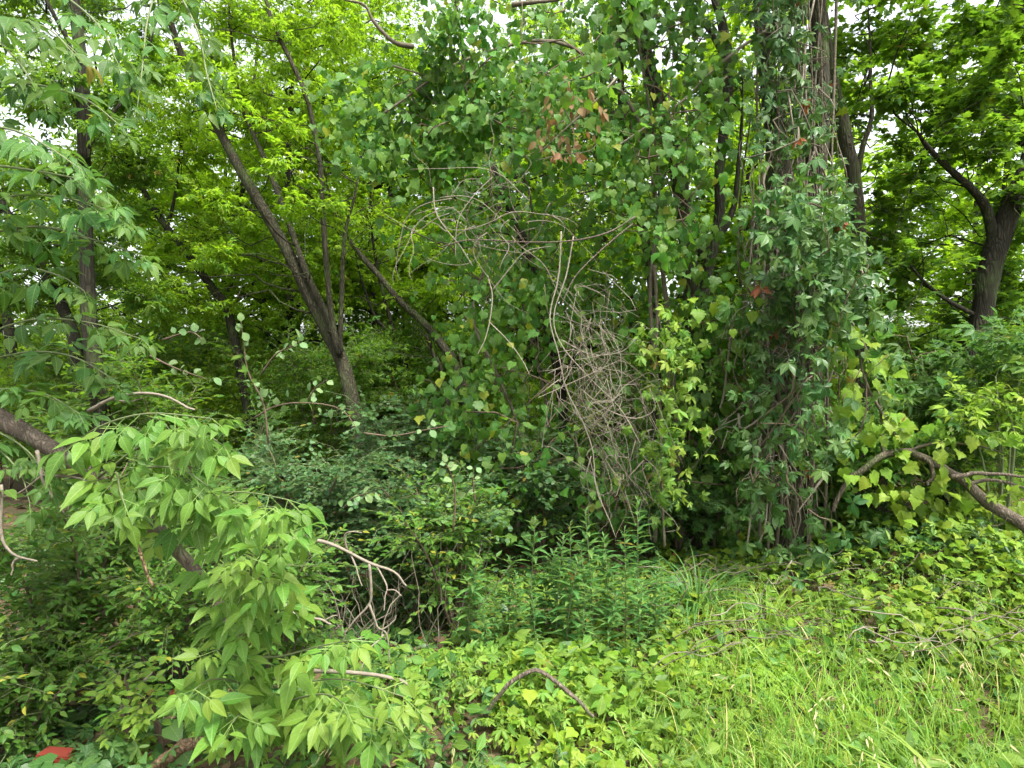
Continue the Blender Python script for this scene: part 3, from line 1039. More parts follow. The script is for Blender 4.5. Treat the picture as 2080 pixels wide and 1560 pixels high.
make_shrub('buckthorn_bush', 'shadowy buckthorn bush below the heart-leaved vine mass', (.25, 5.2), 1.1, .7, 9, 260, T_ROUND, 'round', 'buckthorn', .066, 150, twl=(.15, .45), per=11)
make_shrub('hazel_bush', 'broad-leaved bush in the shade behind the straight dark-barked tree', (-3.3, 5.6), 1.7, .8, 9, 260, T_OVAL, 'oval', 'canopy_dark', .10, 150, twl=(.2, .5), per=10)
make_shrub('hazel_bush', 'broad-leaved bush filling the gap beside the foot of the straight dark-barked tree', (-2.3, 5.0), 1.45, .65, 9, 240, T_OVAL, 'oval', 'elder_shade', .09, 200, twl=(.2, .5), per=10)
# privet bushes over the hollow
make_shrub('privet_bush', 'privet bush crowded with small oval leaves above the rotting log', (-2.35, 3.3), 1.30, .62, 9, 300, T_OVAL, 'oval', 'privet', .066, 300, twl=(.15, .42), per=12, droop=.35)
make_shrub('privet_bush', 'privet bush with bare grey lower stems behind the red beam', (-1.85, 3.55), 1.12, .5, 8, 230, T_OVAL, 'oval', 'privet', .064, 300, twl=(.15, .4), per=12, droop=.3)
make_shrub('privet_bush', 'low spreading privet bush trailing leaves toward the red beam', (-2.25, 2.75), .55, .55, 9, 200, T_OVAL, 'oval', 'privet', .066, 300, twl=(.12, .34), per=10, droop=.2)
make_shrub('privet_bush', 'privet bush half hidden behind the drooping box elder sprays', (-1.25, 3.4), .85, .45, 8, 190, T_OVAL, 'oval', 'privet', .062, 250, twl=(.12, .36), per=10, droop=.3)
make_shrub('privet_seedling', 'light green privet seedling with paired leaves rising over the red beam', (-1.62, 2.62), .42, .14, 4, 22, T_OVAL, 'oval', 'creeper_young', .070, 300, twl=(.06, .16), per=6)
make_shrub('privet_seedling', 'light green privet seedling beside the weathered log end', (-1.42, 2.58), .34, .12, 3, 16, T_OVAL, 'oval', 'creeper_young', .066, 300, twl=(.06, .15), per=6)
# leafy growth past the vine-choked tree
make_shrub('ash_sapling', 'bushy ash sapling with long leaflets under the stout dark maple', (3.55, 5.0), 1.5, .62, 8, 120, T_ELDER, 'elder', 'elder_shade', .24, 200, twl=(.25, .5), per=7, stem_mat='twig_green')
make_shrub('ash_sapling', 'yellow-green young ash sapling above the fallen branch', (3.25, 4.2), 1.28, .34, 6, 46, T_ELDER, 'elder', 'grape_young', .17, 300, twl=(.2, .4), per=6, stem_mat='twig_green')
make_shrub('raspberry_bush', 'dark bramble bush under the broken fallen branch', (2.6, 4.9), .95, .6, 9, 190, T_CREEP, 'creep', 'grape', .12, 250, twl=(.2, .45), per=8)
make_shrub('raspberry_bush', 'shadowed bramble bush between the two wrapped trunks', (1.35, 5.1), .75, .6, 9, 200, T_CREEP, 'creep', 'creeper', .10, 200, twl=(.2, .4), per=9)

# ---------------------------------------------------------------- box elder limbs hanging in from the side
def px_line(pts, y0, y1, n=14):
    m = len(pts)
    return smooth_line([P(a, b, y0 + (y1 - y0) * i / (m - 1)) for i, (a, b) in enumerate(pts)], n)


def elder_sprays(root, twigs, mat, size, step=.075, face=.55, limit=300, hang=.55):
    pos, d, nr, sz, own = [], [], [], [], []
    for (pts, y0, y1) in twigs:
        q = px_line(pts, y0, y1, 16)
        seg = np.linalg.norm(np.diff(q, axis=0), axis=1)
        L = seg.sum()
        tw = Tubes().add(q, np.linspace(.0055, .0018, 16), 5).build('twig', M['twig_green'], root)
        nn = max(3, int(L / step))
        ts = np.linspace(.12, 1.0, nn)
        cum = np.concatenate([[0], np.cumsum(seg)]) / L
        for t in ts:
            p = np.array([np.interp(t, cum, q[:, k]) for k in range(3)])
            tn = unit(np.array([np.interp(min(1, t + .05), cum, q[:, k]) for k in range(3)]) - np.array([np.interp(max(0, t - .05), cum, q[:, k]) for k in range(3)]))
            sd_ = unit(np.cross(tn, np.array((0, 0, 1.0))) + 1e-6)
            for sg in ((1, -1) if t < .97 else (1, -1, 0)):
                dv = tn * rng.uniform(.2, .7) + sd_ * sg * rng.uniform(.5, 1.0) + np.array((0, -.25, -hang)) + rng.normal(0, .28, 3)
                if sg == 0:
                    dv = tn + np.array((0, -.2, -.45))
                pos.append(p); d.append(dv); own.append(tw)
                nr.append(np.array((0, -face, 1.0)) + rng.normal(0, .28, 3))
                sz.append(size * rng.uniform(.72, 1.15) * (1 - .3 * max(0, t - .75) / .25))
    split_leaves(root, T_ELDER, 'elder', M[mat], np.array(pos), np.array(d), np.array(nr), np.array(sz), limit, owners=own)


limb = smooth_line([np.array((-3.6, 3.2, -.2)), np.array((-3.3, 3.1, .9)), P(-330, 690, 2.9), P(-120, 770, 2.75), P(0, 850, 2.65), P(100, 908, 2.6), P(210, 985, 2.55), P(330, 1085, 2.5), P(420, 1190, 2.45), P(490, 1310, 2.42), P(545, 1420, 2.4), P(590, 1490, 2.4)], 40)
be = thing('box_elder', 'box elder limb drooping to the ground with bright green three-leaflet sprays', 'tree', limb[0])
Tubes().add(limb, np.interp(np.linspace(0, 1, 40), [0, .3, .45, .6, .8, 1], [.08, .05, .034, .028, .019, .008]), 10, .05).build('limb', M['limb'], be)
elder_sprays(be, [
    ([(120, 925), (200, 868), (300, 840), (430, 850)], 2.5, 2.15), ([(200, 970), (290, 905), (400, 880), (455, 905)], 2.5, 2.1),
    ([(215, 985), (300, 950), (370, 955), (420, 985)], 2.5, 2.05), ([(215, 990), (235, 960), (245, 1000), (255, 1030)], 2.5, 2.1),
    ([(240, 1010), (300, 990), (345, 1010)], 2.5, 2.15),
    ([(335, 1090), (370, 1030), (420, 1005), (500, 1000), (585, 1015)], 2.45, 2.05), ([(420, 1190), (465, 1095), (520, 1035), (560, 1030)], 2.45, 2.0),
    ([(470, 1265), (500, 1190), (540, 1110), (590, 1080)], 2.4, 1.95), ([(480, 1290), (490, 1215), (510, 1160), (500, 1130)], 2.4, 1.95), ([(485, 1300), (545, 1240), (570, 1180)], 2.4, 2.0),
    ([(500, 1330), (560, 1335), (640, 1315), (710, 1300)], 2.4, 2.05), ([(520, 1370), (600, 1385), (700, 1380), (820, 1415)], 2.4, 2.1),
    ([(540, 1415), (480, 1385), (430, 1380), (395, 1400)], 2.4, 2.0), ([(515, 1355), (470, 1330), (440, 1320)], 2.4, 2.1),
    ([(560, 1450), (640, 1440), (720, 1450), (800, 1470)], 2.4, 2.1), ([(550, 1430), (500, 1440), (470, 1470)], 2.4, 2.0), ([(560, 1440), (600, 1420), (660, 1410), (700, 1430)], 2.4, 2.0)],
    'elder', .190, step=.085)
be2 = thing('box_elder', 'shadier box elder boughs hanging in beside the straight dark-barked tree', 'tree', (-3.4, 2.6, float(ground(-3.4, 2.6)) - .05))
bt = smooth_line([np.array((-3.4, 2.6, -.25)), np.array((-3.3, 2.6, 1.4)), np.array((-3.0, 2.55, 2.6)), np.array((-2.6, 2.6, 3.6)), np.array((-2.0, 2.8, 4.6))], 24)
Tubes().add(bt, np.linspace(.10, .035, 24), 10, .05).build('trunk', M['bark'], be2)
for q0, q1 in (((-3.25, 2.6, 1.6), (-20, 420, 2.5)), ((-3.0, 2.55, 2.6), (-20, 100, 2.5)), ((-2.9, 2.55, 2.9), (60, -60, 2.6)), ((-3.35, 2.6, 1.1), (-30, 640, 2.7)), ((-2.6, 2.6, 3.6), (330, -40, 3.0))):
    Tubes().add(wander(q0, P(*q1), 12, .04), np.linspace(.022, .008, 12), 7, .04).build('bough', M['limb'], be2)
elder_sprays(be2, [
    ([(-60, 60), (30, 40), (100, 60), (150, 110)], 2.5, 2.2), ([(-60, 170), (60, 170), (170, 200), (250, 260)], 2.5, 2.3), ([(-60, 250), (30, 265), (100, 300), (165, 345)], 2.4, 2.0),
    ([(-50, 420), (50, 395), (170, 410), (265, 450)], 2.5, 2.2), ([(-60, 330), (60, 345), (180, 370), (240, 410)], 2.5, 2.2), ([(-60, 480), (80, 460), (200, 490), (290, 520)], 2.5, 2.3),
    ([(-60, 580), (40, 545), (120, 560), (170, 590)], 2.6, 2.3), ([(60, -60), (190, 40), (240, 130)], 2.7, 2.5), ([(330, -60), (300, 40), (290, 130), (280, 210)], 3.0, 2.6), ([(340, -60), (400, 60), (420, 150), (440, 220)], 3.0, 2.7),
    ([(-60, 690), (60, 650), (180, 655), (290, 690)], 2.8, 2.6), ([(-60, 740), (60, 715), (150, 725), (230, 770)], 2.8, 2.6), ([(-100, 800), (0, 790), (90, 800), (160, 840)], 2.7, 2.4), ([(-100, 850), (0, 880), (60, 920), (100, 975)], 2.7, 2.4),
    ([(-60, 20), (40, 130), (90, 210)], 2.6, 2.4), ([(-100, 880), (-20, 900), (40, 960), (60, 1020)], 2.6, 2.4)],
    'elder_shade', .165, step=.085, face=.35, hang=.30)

# ---------------------------------------------------------------- climbing vines
def curtain(root, poly, n, y0, y1, tm, key, mat, size, objs=300, gap=-.35, gs=1.6, out=(0, -.75, .65), strands=30, strand_mat='twig', tip=(0, -.25, -.8), tilt=.65, bulge=.5, fuzz=22):
    n = int(n * 2.0)
    size *= .68
    px, py = poly_pts(poly, int(n * 1.6))
    px = px + rng.normal(0, fuzz, len(px))
    py = py + rng.normal(0, fuzz, len(px))
    Y = rng.uniform(y0, y1, len(px))
    p = PV(px, py, Y)
    nz = noise3(p, gs)
    p[:, 1] += bulge * noise3(p + 7.3, gs * .8)
    keep = nz + rng.normal(0, .18, len(px)) > gap
    p = p[keep][:n]
    m = len(p)
    d = np.array(tip) + rng.normal(0, .42, (m, 3))
    nr = np.array(out) + rng.normal(0, tilt, (m, 3))
    # leaves further in show less: keep their size
    sz = size * np.clip(rng.lognormal(-.05, .28, m), .5, 1.5)
    split_leaves(root, tm, key, M[mat], p, d, nr, sz, objs)
    tb = Tubes()
    for k in range(strands):
        a, b = p[rng.integers(0, m)], p[rng.integers(0, m)]
        if np.linalg.norm(a - b) > 1.6:
            b = a + (b - a) * .5
        tb.add(wander(a + np.array((0, .06, 0)), b + np.array((0, .06, 0)), 10, .09, .05), np.linspace(.006, .0025, 10), 4)
    if strands:
        tb.build('stems', M[strand_mat], root, kind='stuff')


gv = thing('grape_vine', 'broad mass of grape vine leaves sprawling across the branches above the bare tangle', 'vine', P(1380, 700, 5.0) * np.array((1, 1, 0)))
MAIN = smooth_line([P(1385, 1100, 5.0), P(1370, 800, 5.0), P(1340, 500, 4.9), P(1300, 250, 4.8), P(1150, 90, 4.7), P(950, 120, 4.6), P(780, 230, 4.5)], 30)
Tubes().add(MAIN, np.linspace(.022, .008, 30), 7, .05).build('stem', M['vine_brown'], gv)
curtain(gv, [(680, 210), (760, 150), (850, 120), (880, 30), (1000, -60), (1260, -60), (1270, 120), (1180, 260), (1110, 330), (980, 310), (880, 330), (800, 330), (690, 330)], 2300, 4.0, 5.2, T_GRAPE + T_HEART, 'grape', 'grape', .086, gap=-.06, gs=2.6)
gv2 = thing('grape_vine', 'grape vine with heart-shaped leaves hanging down the grey wrapped trunk', 'vine', P(1330, 1100, 4.9) * np.array((1, 1, 0)))
Tubes().add(px_line([(1330, 1100), (1345, 900), (1320, 600), (1340, 380), (1300, 100), (1290, -80)], 4.8, 4.9, 24), np.linspace(.018, .008, 24), 7, .05).build('stem', M['vine_brown'], gv2)
curtain(gv2, [(1250, -60), (1440, -60), (1480, 120), (1440, 300), (1430, 520), (1380, 560), (1330, 540), (1260, 440), (1180, 320), (1230, 200)], 800, 4.3, 5.0, T_HEART + T_GRAPE, 'grape', 'grape', .086, gap=-.02, gs=2.8)
gv3 = thing('grape_vine', 'heap of broad grape vine leaves covering a stump below the bare tangle', 'vine', P(1050, 1080, 5.1) * np.array((1, 1, 0)))
Tubes().add(px_line([(1050, 1080), (1060, 900), (1010, 760), (960, 640), (1000, 500)], 5.0, 5.2, 20), np.linspace(.018, .006, 20), 7, .05).build('stem', M['vine_brown'], gv3)
curtain(gv3, [(960, 620), (1040, 540), (1180, 540), (1330, 620), (1320, 860), (1300, 1040), (1180, 1080), (980, 1070), (880, 960), (880, 850), (930, 740)], 1700, 4.5, 5.9, T_GRAPE + T_HEART, 'grape', 'grape', .086, gap=-.06, gs=3.0, fuzz=40)
gv5 = thing('grape_vine', 'loose grape vine trailing behind the bare tangle between upper mass and stump heap', 'vine', P(1120, 1080, 5.6) * np.array((1, 1, 0)))
Tubes().add(px_line([(1120, 1060), (1110, 820), (1060, 600), (1080, 420), (1040, 300)], 5.5, 5.4, 20), np.linspace(.016, .006, 20), 7, .05).build('stem', M['vine_brown'], gv5)
curtain(gv5, [(800, 330), (1120, 320), (1300, 420), (1400, 560), (1400, 760), (1280, 640), (1000, 620), (900, 560), (830, 450)], 800, 4.8, 6.0, T_GRAPE + T_HEART, 'grape', 'grape', .088, gap=-.15, gs=2.6, fuzz=45)
gv6 = thing('grape_vine', 'ragged grape vine leaves spreading off the flank of the vine-choked tree', 'vine', P(1500, 1120, 4.9) * np.array((1, 1, 0)))
Tubes().add(px_line([(1500, 1100), (1490, 900), (1510, 700), (1500, 450), (1530, 200)], 4.9, 5.0, 20), np.linspace(.014, .006, 20), 7, .05).build('stem', M['vine_brown'], gv6)
curtain(gv6, [(1420, 560), (1520, 420), (1560, 500), (1760, 480), (1800, 640), (1790, 860), (1740, 1060), (1560, 1100), (1420, 1060), (1400, 800)], 800, 4.35, 5.3, T_HEART + T_GRAPE, 'grape', 'grape', .090, gap=-.2, gs=2.6, fuzz=45)
gv4 = thing('grape_vine', 'light young grape vine scrambling down from the vine-choked tree to the fallen branch', 'vine', P(1820, 1000, 4.4) * np.array((1, 1, 0)))
YV = [px_line([(1850, 915), (1794, 917), (1790, 836), (1767, 729), (1720, 640), (1660, 560), (1640, 470)], 4.3, 4.35, 24), px_line([(1828, 900), (1760, 780), (1740, 690), (1700, 600)], 4.3, 4.3, 14), px_line([(1830, 920), (1900, 900), (1980, 905), (2040, 920)], 4.3, 4.1, 12)]
for q in YV:
    Tubes().add(q, np.linspace(.013, .004, len(q)), 6, .05).build('stem', M['vine_brown'], gv4)
yp, yd, yn = [], [], []
for poly, n in (([(1690, 560), (1740, 640), (1790, 700), (1830, 800), (1850, 880), (1740, 900), (1700, 760), (1650, 620), (1620, 545)], 85), ([(1700, 880), (1860, 840), (2060, 880), (2080, 1000), (1900, 1010), (1720, 1000)], 90), ([(1760, 960), (2090, 980), (2100, 1160), (1860, 1130)], 120), ([(1400, 560), (1560, 580), (1540, 690), (1400, 660)], 12)):
    a, b = poly_pts(poly, n)
    q = PV(a, b, rng.uniform(4.0, 4.5, n))
    yp.append(q)
    yd.append(np.array((0, -.35, -.8)) + rng.normal(0, .4, (n, 3)))
    yn.append(np.array((0, -.7, .75)) + rng.normal(0, .35, (n, 3)))
yp, yd, yn = np.vstack(yp), np.vstack(yd), np.vstack(yn)
split_leaves(gv4, T_GRAPE, 'grape', M['grape_young'], yp, yd, yn, .088 * rng.uniform(.55, 1.2, len(yp)))

# creeper with five-fingered leaves on the wrapped trunks
cr = thing('virginia_creeper', 'dark glossy five-fingered creeper climbing the vine-choked tree', 'vine', P(1600, 1140, 4.6) * np.array((1, 1, 0)))
for k in range(5):
    x0 = 1545 + 32 * k
    Tubes().add(px_line([(x0, 1120), (x0 + rng.uniform(-25, 25), 850), (x0 + rng.uniform(-25, 25), 550), (x0 + rng.uniform(-30, 30), 250), (x0, -40)], 4.5, 4.6, 26), np.linspace(.012, .006, 26), 6, .05).build('stem', M['vine_brown'], cr)
curtain(cr, [(1525, 440), (1600, 420), (1680, 390), (1715, 520), (1700, 640), (1600, 560), (1530, 560)], 150, 4.3, 4.6, T_CREEP, 'creep', 'creeper', .165, objs=90, gap=-.3, strands=0, fuzz=34)
curtain(cr, [(1590, 620), (1700, 600), (1740, 720), (1720, 900), (1720, 1050), (1580, 1070), (1520, 1010), (1540, 880), (1600, 800), (1590, 700)], 330, 4.2, 4.6, T_CREEP, 'creep', 'creeper', .16, objs=200, gap=-.2, strands=8, fuzz=40)
cr5 = thing('virginia_creeper', 'sparser creeper leaves scattered down the bare shaggy side of the vine-choked tree', 'vine', P(1560, 1140, 4.5) * np.array((1, 1, 0)))
Tubes().add(px_line([(1560, 1120), (1570, 850), (1555, 600), (1575, 400)], 4.4, 4.45, 22), np.linspace(.010, .004, 22), 6, .05).build('stem', M['vine_brown'], cr5)
curtain(cr5, [(1510, 380), (1620, 400), (1640, 700), (1640, 1110), (1510, 1120), (1500, 800)], 210, 4.15, 4.5, T_CREEP, 'creep', 'creeper', .155, objs=200, gap=-.25, gs=3.0, strands=16, fuzz=26)
cr2 = thing('virginia_creeper', 'creeper cloaking the top of the vine-choked tree in dark leaves', 'vine', P(1640, 1140, 4.75) * np.array((1, 1, 0)))
Tubes().add(px_line([(1640, 1120), (1650, 800), (1665, 500), (1670, 200), (1660, -40)], 4.65, 4.7, 26), np.linspace(.014, .006, 26), 6, .05).build('stem', M['vine_brown'], cr2)
curtain(cr2, [(1500, -60), (1700, -60), (1700, 150), (1690, 420), (1560, 420), (1530, 300), (1560, 150)], 420, 4.45, 4.95, T_CREEP, 'creep', 'creeper', .15, objs=250, gap=-.1, fuzz=36, strands=14, strand_mat='vine_brown')
cr3 = thing('virginia_creeper', 'slim string of bright creeper leaves trailing beside the hanging bare stems', 'vine', P(1345, 1110, 4.4) * np.array((1, 1, 0)))
Tubes().add(px_line([(1350, 1110), (1345, 950), (1360, 780), (1330, 600)], 4.3, 4.5, 20), np.linspace(.010, .004, 20), 6, .05).build('stem', M['vine_brown'], cr3)
curtain(cr3, [(1310, 640), (1400, 640), (1390, 860), (1380, 1000), (1350, 1080), (1305, 1060), (1315, 850)], 130, 4.2, 4.5, T_CREEP, 'creep', 'creeper_young', .13, objs=130, gap=-.6, strands=0)
cr4 = thing('virginia_creeper', 'creeper leaves draping the dark space between the two wrapped trunks', 'vine', P(1460, 1100, 5.0) * np.array((1, 1, 0)))
Tubes().add(px_line([(1450, 1110), (1470, 950), (1440, 800), (1450, 650)], 5.0, 5.1, 20), np.linspace(.012, .004, 20), 6, .05).build('stem', M['vine_brown'], cr4)
curtain(cr4, [(1390, 600), (1530, 640), (1530, 900), (1500, 1090), (1400, 1090), (1400, 850)], 420, 4.7, 5.5, T_HEART + T_CREEP, 'heartcreep', 'grape', .125, objs=200, gap=-.35, strands=20)

# withered leaves caught in the vine
wl = thing('withered_spray', 'bunch of withered brown leaves caught among the green vine leaves', 'dead leaves', P(1150, 330, 4.3))
q = px_line([(1250, 160), (1200, 215), (1150, 260), (1095, 310)], 4.25, 4.2, 12)
Tubes().add(q, np.linspace(.007, .003, 12), 5).build('twig', M['vine'], wl)
for a, b in (((1160, 250), (1130, 180)), ((1170, 240), (1160, 310)), ((1140, 265), (1110, 220))):
    Tubes().add(wander(P(*a, 4.2), P(*b, 4.15), 6, .02), np.linspace(.004, .0015, 6), 4).build('twig', M['vine'], wl)
a, b = poly_pts([(1110, 200), (1160, 150), (1210, 170), (1230, 220), (1190, 320), (1130, 330), (1085, 300)], 75)
leaf_objects(wl, T_OVAL, 'oval', M['dead_leaf'], PV(a, b, rng.uniform(4.05, 4.25, 75)), np.array((0, 0, -1.0)) + rng.normal(0, .5, (75, 3)), np.array((0, -.6, .3)) + rng.normal(0, .8, (75, 3)), rng.uniform(.05, .09, 75))

# shaggy coat of dead vines on the choked tree
dc = thing('dead_vine_coat', 'shaggy coat of dead grey-brown stems wound round the vine-choked tree', 'dead vines', P(1600, 1140, 4.5) * np.array((1, 1, 0)))
for k in range(150):
    xa = rng.uniform(1528, 1680)
    ya = rng.uniform(300, 720) if k % 4 else rng.uniform(-30, 500)
    L = rng.uniform(180, 560)
    xb = np.clip(xa + rng.normal(0, 38), 1515, 1700)
    yb = min(ya + L, 1130)
    if yb - ya < 60:
        continue
    Y = 4.62 - .12 * rng.random()
    rr = rng.uniform(.0022, .0075) if k > 14 else rng.uniform(.007, .011)
    Tubes().add(wander(P(xa, ya, Y), P(xb, yb, Y - .08 * rng.random()), 16, .055), np.linspace(rr, rr * .6, 16), 5).build('stem', M['vine' if k % 5 < 2 else 'vine_brown'], dc)
for pts in ([(1560, 400), (1552, 560), (1548, 700), (1556, 800), (1562, 900), (1570, 980)], [(1548, 640), (1562, 730), (1556, 820), (1575, 890), (1620, 960)], [(1530, 450), (1550, 420), (1575, 400), (1600, 430)], [(1545, 880), (1530, 1000), (1520, 1090), (1515, 1110)], [(1500, 840), (1505, 870), (1530, 860), (1560, 830)], [(1680, 960), (1650, 1000), (1620, 1040)], [(1560, 980), (1555, 1060), (1540, 1110)]):
    Tubes().add(px_line(pts, 4.42, 4.38, 18), np.linspace(.0095, .005, 18), 6, .06).build('stem', M['vine_pale'], dc)
for k in range(40):
    a = P(rng.uniform(1500, 1600), rng.uniform(560, 1000), 4.4)
    e = a + np.array((rng.normal(0, .22), rng.normal(-.05, .08), rng.normal(-.12, .2)))
    Tubes().add(wander(a, e, 9, .05), np.linspace(.0035, .0012, 9), 4).build('twig', M['vine_pale'], dc)

# bare tangle of dead vines hanging in the middle
bt_ = thing('bare_vine_tangle', 'tangle of bare pale dead vine stems hanging free in front of the leaves', 'dead vines', P(1250, 1090, 4.1))
traced = [
    ([(1140, 470), (1135, 560), (1120, 620), (1118, 660), (1135, 720), (1150, 790), (1185, 860), (1205, 920), (1210, 990), (1235, 1050), (1250, 1090)], .0064),
    ([(1165, 480), (1150, 560), (1125, 640), (1140, 700), (1200, 770), (1260, 830), (1300, 900)], .0055),
    ([(1290, 440), (1240, 470), (1170, 488), (1080, 492), (960, 487), (900, 500)], .0085), ([(1285, 455), (1230, 500), (1170, 560), (1140, 620)], .0075),
    ([(880, 380), (885, 430), (910, 470), (935, 500), (960, 540)], .005), ([(1000, 360), (960, 400), (930, 450), (925, 520)], .004),
    ([(990, 560), (1000, 600), (995, 650), (985, 690), (970, 720)], .005), ([(1000, 590), (1040, 540), (1070, 510), (1120, 500)], .005), ([(995, 655), (1030, 690), (1060, 730), (1075, 760)], .004),
    ([(1180, 790), (1230, 830), (1290, 850), (1330, 830), (1320, 790)], .005), ([(1140, 690), (1200, 720), (1260, 715), (1290, 690)], .005)]
for k, (pts, r) in enumerate(traced):
    Tubes().add(px_line(pts, 4.15, 4.05, 24), np.linspace(r * .8, r * .4, 24), 6, .06).build('stem', M['limb' if k in (2, 3) else 'vine_pale'], bt_)
for k in range(44):       # stems radiating from the upper knot
    c = P(rng.normal(1000, 60), rng.normal(425, 35), rng.uniform(4.0, 4.4))
    L, a0 = rng.uniform(.25, .95), rng.uniform(0, 6.28)
    t = np.linspace(0, 1, 16)
    th = a0 + rng.normal(0, 1.0) * t * 1.6 + .25 * np.sin(t * 9 + a0)
    q = c + np.cumsum(np.stack([np.cos(th), .35 * np.sin(th * .7 + k), .6 * np.sin(th) - .25 * t], -1) * L / 16, 0)
    Tubes().add(q, np.linspace(rng.uniform(.0018, .0036), .0011, 16), 4).build('stem', M['vine'], bt_)
for k in range(62):       # sweep of the middle tangle
    a = P(rng.uniform(1100, 1240), rng.uniform(540, 840), rng.uniform(3.9, 4.5))
    b = P(rng.uniform(1160, 1390), rng.uniform(640, 1010), rng.uniform(3.9, 4.5))
    Tubes().add(wander(a, b, 16, .10, rng.uniform(-.05, .14)), np.linspace(rng.uniform(.0014, .0030), .0009, 16), 4).build('stem', M[('vine_pale', 'vine', 'vine_brown')[k % 3]], bt_)
for k in range(34):       # strands down to the ground
    xa = rng.uniform(1190, 1350)
    a = P(xa, rng.uniform(780, 960), rng.uniform(4.0, 4.5))
    b = P(xa * .7 + 1262 * .3 + rng.normal(0, 30), rng.uniform(960, 1110), rng.uniform(4.0, 4.5))
    Tubes().add(wander(a, b, 14, .06), np.linspace(rng.uniform(.0018, .0036), .0012, 14), 4).build('stem', M['vine_brown' if k % 2 else 'vine'], bt_)
# long thin climbers hanging from the canopy
for i, (pts, lab) in enumerate([
        ([(1700, -30), (1695, 150), (1690, 330), (1700, 420)], 'rope-like brown climber hanging straight beside the grey tree'),
        ([(1330, 540), (1335, 650), (1330, 760), (1340, 820)], 'reddish-brown climber stem hanging below the heart-leaved grape vine'),
        ([(1490, 640), (1480, 720), (1470, 800), (1462, 830)], 'thin red-brown climber hanging between the two wrapped trunks'),
        ([(1560, 60), (1500, 100), (1440, 150), (1380, 210), (1250, 300)], 'long pale dead stem slanting across the black forked tree'),
        ([(1710, 510), (1745, 540), (1755, 580), (1740, 600)], 'short hooked vine stem curling off beside the grey tree'),
        ([(1040, 10), (1080, 5), (1130, 0), (1160, -10)], 'mossy horizontal limb crossing above the broad grape mass'),
        ([(840, 95), (800, 85), (760, 45), (740, 10), (700, 0)], 'forked bare twig sticking out above the broad grape mass')]):
    q = px_line(pts, 4.6, 4.5, 16)
    Tubes().add(q, np.linspace(.012 if i < 5 else .018, .006, 16), 6, .06).build('climber_stem' if i < 5 else 'bare_branch', M['vine' if i in (3, 4) else 'vine_brown'], None, label=lab, category='vine' if i < 5 else 'branch')

# ---------------------------------------------------------------- pale twig sprays over the buckthorn
for pts, lab, nl, Y in [
        ([(545, 900), (535, 820), (505, 760), (495, 700), (488, 640)], 'upright twig of pale downy round leaves against the dark wood', 15, 3.7),
        ([(530, 760), (560, 720), (600, 700), (612, 692)], 'short side twig of pale round leaves pointing at the leaning trunk', 9, 3.7),
        ([(515, 850), (560, 825), (620, 818), (690, 830), (725, 870)], 'arching twig of pale round leaves in front of the leaning trunk foot', 16, 3.8),
        ([(620, 820), (640, 790), (665, 770)], 'small upright twig of pale leaves at the leaning trunk', 7, 3.8),
        ([(330, 690), (380, 675), (400, 680), (410, 690)], 'twig tip with a few pale leaves beside the straight dark-barked tree', 6, 3.6),
        ([(300, 720), (350, 745), (390, 760), (420, 770)], 'drooping twig of grey-green leaves over the box elder spray', 8, 3.6),
        ([(740, 880), (800, 885), (870, 872), (915, 865)], 'level twig of pale yellow-green leaves below the tilted tree', 12, 4.0),
        ([(920, 1080), (925, 1010), (915, 960), (900, 935)], 'upright light green twig between hollow and goldenrod', 10, 3.6),
        ([(700, 1030), (720, 1010), (760, 1000)], 'spray of large pale leaves above the twiggy hollow', 8, 3.4),
        ([(965, 1020), (960, 970), (965, 950)], 'small pale-tipped twig in front of the grape heap', 6, 3.7)]:
    q = px_line(pts, Y, Y - .1, 14)
    root = thing('pale_twig', lab, 'twig', q[0])
    Tubes().add(q, np.linspace(.006, .002, 14), 5).build('stem', M['twig'], root)
    t = np.linspace(.25, 1, nl)
    pp = np.stack([np.interp(t, np.linspace(0, 1, 14), q[:, k]) for k in range(3)], -1)
    tn = unit(np.gradient(pp, axis=0))
    sg = np.where(np.arange(nl) % 2 == 0, 1, -1)[:, None]
    d = tn * .5 + np.cross(tn, np.array((0, 1.0, 0))) * sg + rng.normal(0, .55, (nl, 3))
    pp = pp + rng.normal(0, .012, (nl, 3))
    leaf_objects(root, T_ROUND, 'round', M['pale'], pp, d, np.array((0, -.8, .45)) + rng.normal(0, .55, (nl, 3)), rng.uniform(.035, .070, nl))

# ---------------------------------------------------------------- goldenrod stand
def goldenrod(base, h, lean):
    z = float(ground(base[0], base[1]))
    b = np.array((base[0], base[1], z - .02))
    root = thing('goldenrod', 'upright unflowered goldenrod stem with narrow pointed leaves all the way up', 'plant', b, 'goldenrod stems in one leafy stand')
    q = smooth_line([b, b + np.array((lean * .3, 0, h * .5)), b + np.array((lean, lean * .3, h))], 12)
    Tubes().add(q, np.linspace(.0045, .0018, 12), 6).build('stem', M['twig_green'], root)
    n = 56
    t = np.linspace(.12, 1, n) ** .9
    pp = np.stack([np.interp(t, np.linspace(0, 1, 12), q[:, k]) for k in range(3)], -1)
    ang = np.arange(n) * 2.4 + rng.normal(0, .2, n)
    rise = np.where(t > .9, 1.0, .55 - .45 * (1 - t)) + rng.normal(0, .12, n)
    d = np.stack([np.cos(ang), np.sin(ang), rise], -1)
    nr = np.stack([-np.cos(ang) * .3, -np.sin(ang) * .3, np.ones(n)], -1) + rng.normal(0, .12, (n, 3))
    sz = np.interp(t, [0, .3, .75, .92, 1], [.07, .115, .11, .07, .045]) * rng.uniform(.85, 1.15, n)
    leaf_objects(root, T_LANCE, 'lance', M['goldenrod'], pp, d, nr, sz)
    return root


